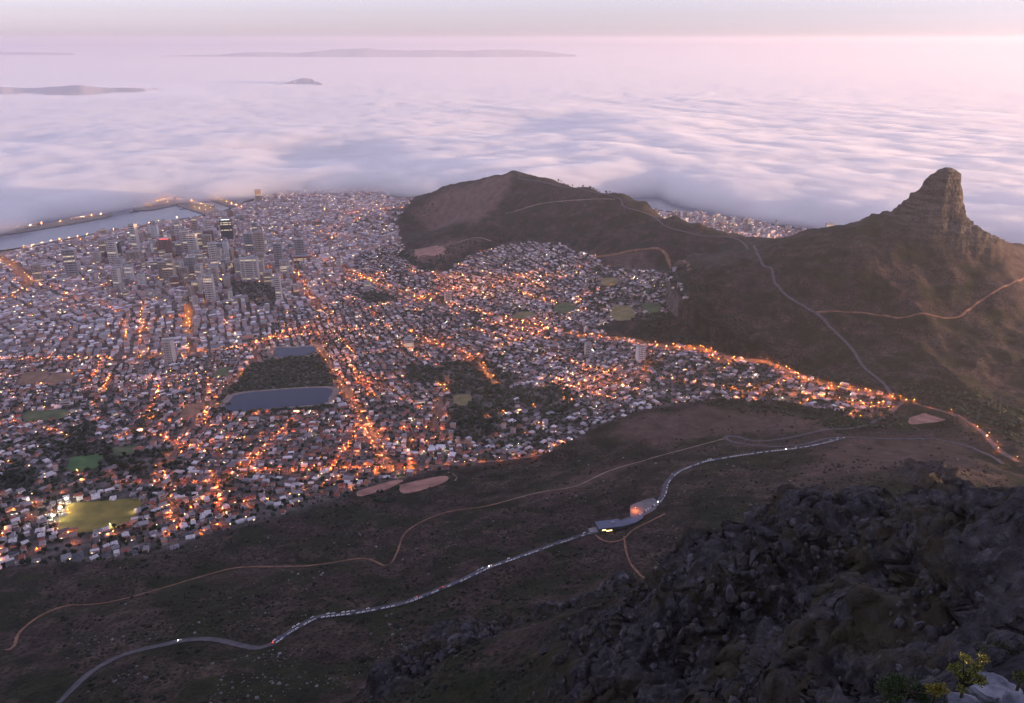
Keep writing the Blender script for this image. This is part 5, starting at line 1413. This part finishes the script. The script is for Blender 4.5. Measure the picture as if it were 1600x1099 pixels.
# ------------------------------------------------------------------ boulders on the crags and stones on the slope
m_stone = attr_mat('sandstone', 0.95)
t = m_stone.node_tree; bmp = t.nodes.new('ShaderNodeBump'); bmp.inputs['Strength'].default_value = 1.0; bmp.inputs['Distance'].default_value = .7
g = t.nodes.new('ShaderNodeNewGeometry'); t.links.new(tnoise(t, g.outputs['Position'], .9, 5, .7), bmp.inputs['Height']); t.links.new(bmp.outputs[0], t.nodes['Principled BSDF'].inputs['Normal'])
def rock_shape(seed, verts):
    rg = np.random.default_rng(seed)
    v = verts.copy()
    for _ in range(9):                                  # cut flat faces
        d = rg.normal(0, 1, 3); d[2] *= .6; d /= np.linalg.norm(d); lim = rg.uniform(.45, .8)
        pr = v @ d; over = pr > lim; v[over] -= np.outer((pr[over] - lim), d)
    v *= np.array([rg.uniform(.8, 1.15), rg.uniform(.7, 1.0), rg.uniform(.8, 1.5)])
    return v * (1 + .07 * rg.normal(0, 1, (len(v), 1)))
n = 26000
ra = R(-36) + RNG.random(n) * R(74); rr = np.exp(RNG.uniform(math.log(90), math.log(700), n))
bx, by = rr * np.sin(ra), rr * np.cos(ra)
bz = height(bx, by); w_ = rockw(bx, by, bz)
k = RNG.random(n) < w_ * .55; bx, by, bz, rr = bx[k], by[k], bz[k], rr[k]
bqx, bqy, bd = project(bx, by, bz)
k = (bqx > -30) & (bqx < 1640) & (bqy < 1130) & (bqy > 700); bx, by, bz, bd, bqx, bqy = bx[k], by[k], bz[k], bd[k], bqx[k], bqy[k]
bs = np.clip(RNG.pareto(2.4, len(bx)) * 1.2 + .8, .8, 5.5) * np.clip(bd / 480, .3, 1.25)
ordr = np.argsort(-bs / bd); solo_r, rest_r = ordr[:260], ordr[260:3400]
ST = np.array([(0.058, 0.054, 0.062), (0.086, 0.080, 0.090), (0.036, 0.034, 0.038), (0.060, 0.051, 0.050)])
RP = []
for q in range(8):
    v = rock_shape(30 + q, ICO3); me = np_mesh('boulder', v, None, ICOF3, col=np.repeat([ST[q % 4]], len(ICOF3), 0)); me.materials.append(m_stone); RP.append(me)
shape_w = ['squat', 'slabby', 'upright', 'rounded', 'blocky', 'tilted', 'angular', 'knobbly']
for i in solo_r:
    q = int(RNG.integers(0, 8)); o = bpy.data.objects.new('boulder', RP[q]); COL.objects.link(o)
    o.location = (bx[i], by[i], bz[i] - bs[i] * .15); o.rotation_euler = tuple(RNG.uniform(-.8, .8, 2)) + (float(RNG.random() * 6.28),); o.scale = (bs[i], bs[i], bs[i] * float(RNG.uniform(.8, 1.5)))
    wd = 'on the low outcrop beside the contour road slope' if by[i] > 460 and bqx[i] < 1000 else 'on the jagged crest facing the cable station' if bqx[i] < 1180 else 'in the dark gully of the crag' if bqx[i] < 1380 else 'on the cliff above the bushes'
    tag(o, f"{'huge' if bs[i] > 3.6 else 'large' if bs[i] > 2.4 else 'mid-sized'} {shape_w[q]} {('grey', 'pale grey', 'dark grey', 'brownish')[q % 4]} boulder {wd}", 'boulder', 'boulders on the crags')
P3 = np.c_[bx, by, bz][rest_r]; S3 = bs[rest_r]
for (ox, oy, rr_) in OUTCROPS[:4]:
    q_ = np.array([ox, oy]) + RNG.normal(0, .45, (int(3.2 * rr_), 2)) * rr_
    P3 = np.vstack([P3, np.c_[q_, height(q_[:, 0], q_[:, 1])]]); S3 = np.r_[S3, np.clip(RNG.pareto(2.5, len(q_)) * 1.4 + 1.1, 1.1, 5)]
mass_of('crag_rubble', P3, S3, ST[RNG.integers(0, 4, len(P3))] * RNG.uniform(.6, 1.4, (len(P3), 1)), 'broken grey rubble covering the crags below the summit', 'rocks', m_stone, verts=ICO2, faces=ICOF2, rough=.32, squash=1.2, lift=-.15)
# pale stones and scrub on the open slope
n = 9000
ra = R(-37) + RNG.random(n) * R(74); rr = np.exp(RNG.uniform(math.log(480), math.log(1500), n))
bx, by = rr * np.sin(ra), rr * np.cos(ra)
okc = (look(g_flat, bx, by) < .25) & (fbm(bx / 120, by / 120, 3) > .46)
bx, by = bx[okc], by[okc]; bz = height(bx, by); w_ = rockw(bx, by, bz); k = w_ < .4; bx, by, bz = bx[k], by[k], bz[k]
bs = np.clip(RNG.pareto(3.0, len(bx)) * .8 + .45, .45, 2.6)
stone = fbm(bx / 70 + 9, by / 70, 2) > .52
mass_of('slope_stones', np.c_[bx, by, bz][stone], bs[stone], np.array([(0.15, 0.14, 0.145)]) * RNG.uniform(.5, 1.5, (stone.sum(), 1)), 'pale stones strewn over the dark slope', 'stones', m_stone, rough=.25, lift=.2)
n = 24000
ra = R(-37) + RNG.random(n) * R(74); rr = np.exp(RNG.uniform(math.log(450), math.log(2400), n))
bx, by = rr * np.sin(ra), rr * np.cos(ra)
okc = (look(g_flat, bx, by) < .25) & (fbm(bx / 90 + 3, by / 90, 3) > .44)
bx, by = bx[okc], by[okc]; bz = height(bx, by); k = (rockw(bx, by, bz) < .5); bx, by, bz = bx[k], by[k], bz[k]
bs = np.clip(RNG.gamma(3.0, .5, len(bx)), .6, 3.4)
mass_of('slope_scrub', np.c_[bx, by, bz], bs, np.array([(0.008, 0.011, 0.006), (0.016, 0.015, 0.008), (0.030, 0.022, 0.014)])[RNG.integers(0, 3, len(bx))] * RNG.uniform(.6, 1.5, (len(bx), 1)), 'low dark scrub bushes covering the mountain slope', 'scrub', m_leaf, verts=ico(1)[0][:], squash=.7, lift=.3, rough=.4)

n = 1500
ra = R(8) + RNG.random(n) * R(32); rr = np.exp(RNG.uniform(math.log(15), math.log(100), n))
bx, by = rr * np.sin(ra), rr * np.cos(ra)
mass_of('ledge_rubble', np.c_[bx, by, height(bx, by)], RNG.uniform(.12, .9, n) * np.clip(rr / 45, .35, 1.6), ST[RNG.integers(0, 4, n)] * RNG.uniform(.4, 1.2, (n, 1)), 'loose grey stones on the near ledge and the cliff under it', 'rocks', m_stone, verts=ICO2, faces=ICOF2, rough=.18, squash=.9, lift=.1)
# ------------------------------------------------------------------ ledge in the near corner: pale rocks and leafy bushes
m_pale = noisy(mat('pale_quartzite', rough=.9), (0.07, 0.075, 0.10), (0.24, 0.245, 0.29), 1.6, 8)
t = m_pale.node_tree; bmp = t.nodes.new('ShaderNodeBump'); bmp.inputs['Strength'].default_value = 1.0; bmp.inputs['Distance'].default_value = .12
g = t.nodes.new('ShaderNodeTexCoord'); t.links.new(tnoise(t, g.outputs['Object'], 3.5, 7, .65), bmp.inputs['Height']); t.links.new(bmp.outputs[0], t.nodes['Principled BSDF'].inputs['Normal'])
def noise3(v, f, seed):
    return fbm(v[:, 0] * f + seed, v[:, 1] * f + v[:, 2] * f * .7, 4) + fbm(v[:, 2] * f + seed + 5, v[:, 0] * f * .8 - v[:, 1] * f, 4) - 1
def near_rock(px, py, Y, s, seed, label, sc=(1, 1, 1)):
    v, f = ico(5); v = rock_shape(seed, v) if False else v
    rg = np.random.default_rng(seed)
    for _ in range(14):
        d = rg.normal(0, 1, 3); d /= np.linalg.norm(d); lim = rg.uniform(.5, .85); pr = v @ d; over = pr > lim; v[over] -= np.outer((pr[over] - lim) * .9, d)
    v = v * (1 + .35 * noise3(v, 1.8, seed) + .20 * noise3(v, 5, seed + 3) + .08 * noise3(v, 14, seed + 7))[:, None]
    v = v * np.array(sc) * s
    me = np_mesh('ledge_rock', v, None, f, smooth=True)
    x, y, z = by_y(px, py, Y)
    o = link('ledge_rock', me, m_pale, loc=(x, y, z)); o.rotation_euler = (0, 0, float(rg.random() * 6))
    tag(o, label, 'rock', 'pale rocks on the near ledge')
near_rock(1556,1092,14.5,.62,41,'broad pale rock on the near ledge beside the yellow bush',(1.25, 1.1, .75))
near_rock(1592,1036,16.5,.46,42,'rounded pale rock behind the broad one on the near ledge',(1.2, 1, .75))
near_rock(1600,1106,13.6,.5,43,'pale rock at the outer end of the near ledge',(1, 1, .8))
near_rock(1512,1108,14.0,.4,45,'small pale rock at the foot of the yellow bush',(1.2, 1, .6))
near_rock(1440,1112,14.6,.42,44,'small dark rock under the round bush',(1.3, 1, .5))
m_nleaf = attr_mat('bush_leaf', 0.6)
def near_bush(px, py, Y, blobs, stem_h, tint, label, seed, nleaf=520):
    rg = np.random.default_rng(seed); x, y, z = by_y(px, py, Y)
    root = empty('bush', (x, y, z))
    bm = bmesh.new()
    def limb(a, b, r0, r1):
        a, b = Vector(a), Vector(b); q = (b - a).to_track_quat('Z', 'Y').to_matrix()
        ra_ = [bm.verts.new(a + q @ Vector((math.cos(t_) * r0, math.sin(t_) * r0, 0))) for t_ in np.linspace(0, 6.283, 7)[:-1]]
        rb_ = [bm.verts.new(b + q @ Vector((math.cos(t_) * r1, math.sin(t_) * r1, 0))) for t_ in np.linspace(0, 6.283, 7)[:-1]]
        for i in range(6): bm.faces.new((ra_[i], ra_[(i + 1) % 6], rb_[(i + 1) % 6], rb_[i]))
    limb((0, 0, -.8), (0, 0, stem_h), .045, .03)
    for (cx_, cy_, cz2, r_) in blobs: limb((0, 0, stem_h * .8), (cx_, cy_, cz2), .025, .01)
    me = bpy.data.meshes.new('stem'); bm.to_mesh(me); bm.free(); me.materials.append(m_bark); child('stem', me, root)
    V = []; C = []
    for (cx_, cy_, cz2, r_) in blobs:
        n_ = int(1.7 * nleaf * (r_ / .3) ** 2); d = rg.normal(0, 1, (n_, 3)); d /= np.linalg.norm(d, axis=1)[:, None]
        p = np.array([cx_, cy_, cz2]) + d * (rg.uniform(.35, 1.05, (n_, 1)) * r_) * np.array([1, 1, .85])
        u_ = np.cross(d, rg.normal(0, 1, (n_, 3))); u_ /= np.linalg.norm(u_, axis=1)[:, None] + 1e-9
        w2 = d * .75 + np.cross(d, u_) * .4 + np.array([0, 0, .35]); w2 /= np.linalg.norm(w2, axis=1)[:, None]
        L_ = rg.uniform(.03, .06, (n_, 1)); b_ = L_ * .36
        V.append(np.stack([p, p + w2 * L_ * .5 - u_ * b_, p + w2 * L_, p + w2 * L_ * .5 + u_ * b_], 1).reshape(-1, 3))
        C.append(np.array([tint]) * rg.uniform(.45, 1.5, (n_, 1)) * (1 + np.array([[.5, .25, 0]]) * (rg.random((n_, 1)) < .25)))
    V = np.vstack(V); me = np_mesh('foliage', V, np.arange(len(V)).reshape(-1, 4), col=np.vstack(C)); me.materials.append(m_nleaf); child('foliage', me, root)
    tag(root, label, 'bush', 'bushes on the near ledge')
def tufts(n_, ex, ez, z0, r0, r1, seed):
    rg = np.random.default_rng(seed); out = []
    for _ in range(n_):
        a_ = rg.random() * 6.28; q_ = math.sqrt(rg.random()); out.append((math.cos(a_) * q_ * ex, math.sin(a_) * q_ * ex * .7, z0 + rg.random() * ez * (1.1 - .5 * q_), rg.uniform(r0, r1)))
    return out
near_bush(1500,1094,14.2,tufts(17, .42, .75, .5, .07, .15, 3) + [(-.22, 0, 1.36, .12), (-.1, 0, 1.3, .09), (.3, .05, 1.28, .13), (.2, 0, 1.15, .11)],.5,(0.12, 0.13, 0.018),'tall yellow green leafy bush beside the pale ledge rock',1,420)
near_bush(1420,1085,15.0,tufts(20, .78, .55, -.25, .16, .28, 8),.1,(0.03, 0.05, 0.012),'low round dark green bush on the near ledge',2,330)
near_bush(1462,1078,14.5,[(0,0,0,.16),(.16,0,.04,.15),(-.12,0,.02,.13)],.05,(0.18, 0.16, 0.02),'small yellow tufted bush between the round bush and the tall one',3)
near_bush(1560,1020,16.5,[(0,0,.05,.25),(-.25,0,0,.22),(.3,0,.1,.25),(.5,0,.22,.2)],.1,(0.045, 0.055, 0.016),'olive bush in front of the rounded pale ledge rock',4)
near_bush(1595,1060,14.0,[(0,0,0,.16),(.1,0,.1,.13)],.05,(0.05, 0.065, 0.014),'small green tuft between the pale ledge rocks',5)

print('tris', sum(len(m.polygons) * 2 if m.users else 0 for m in bpy.data.meshes))
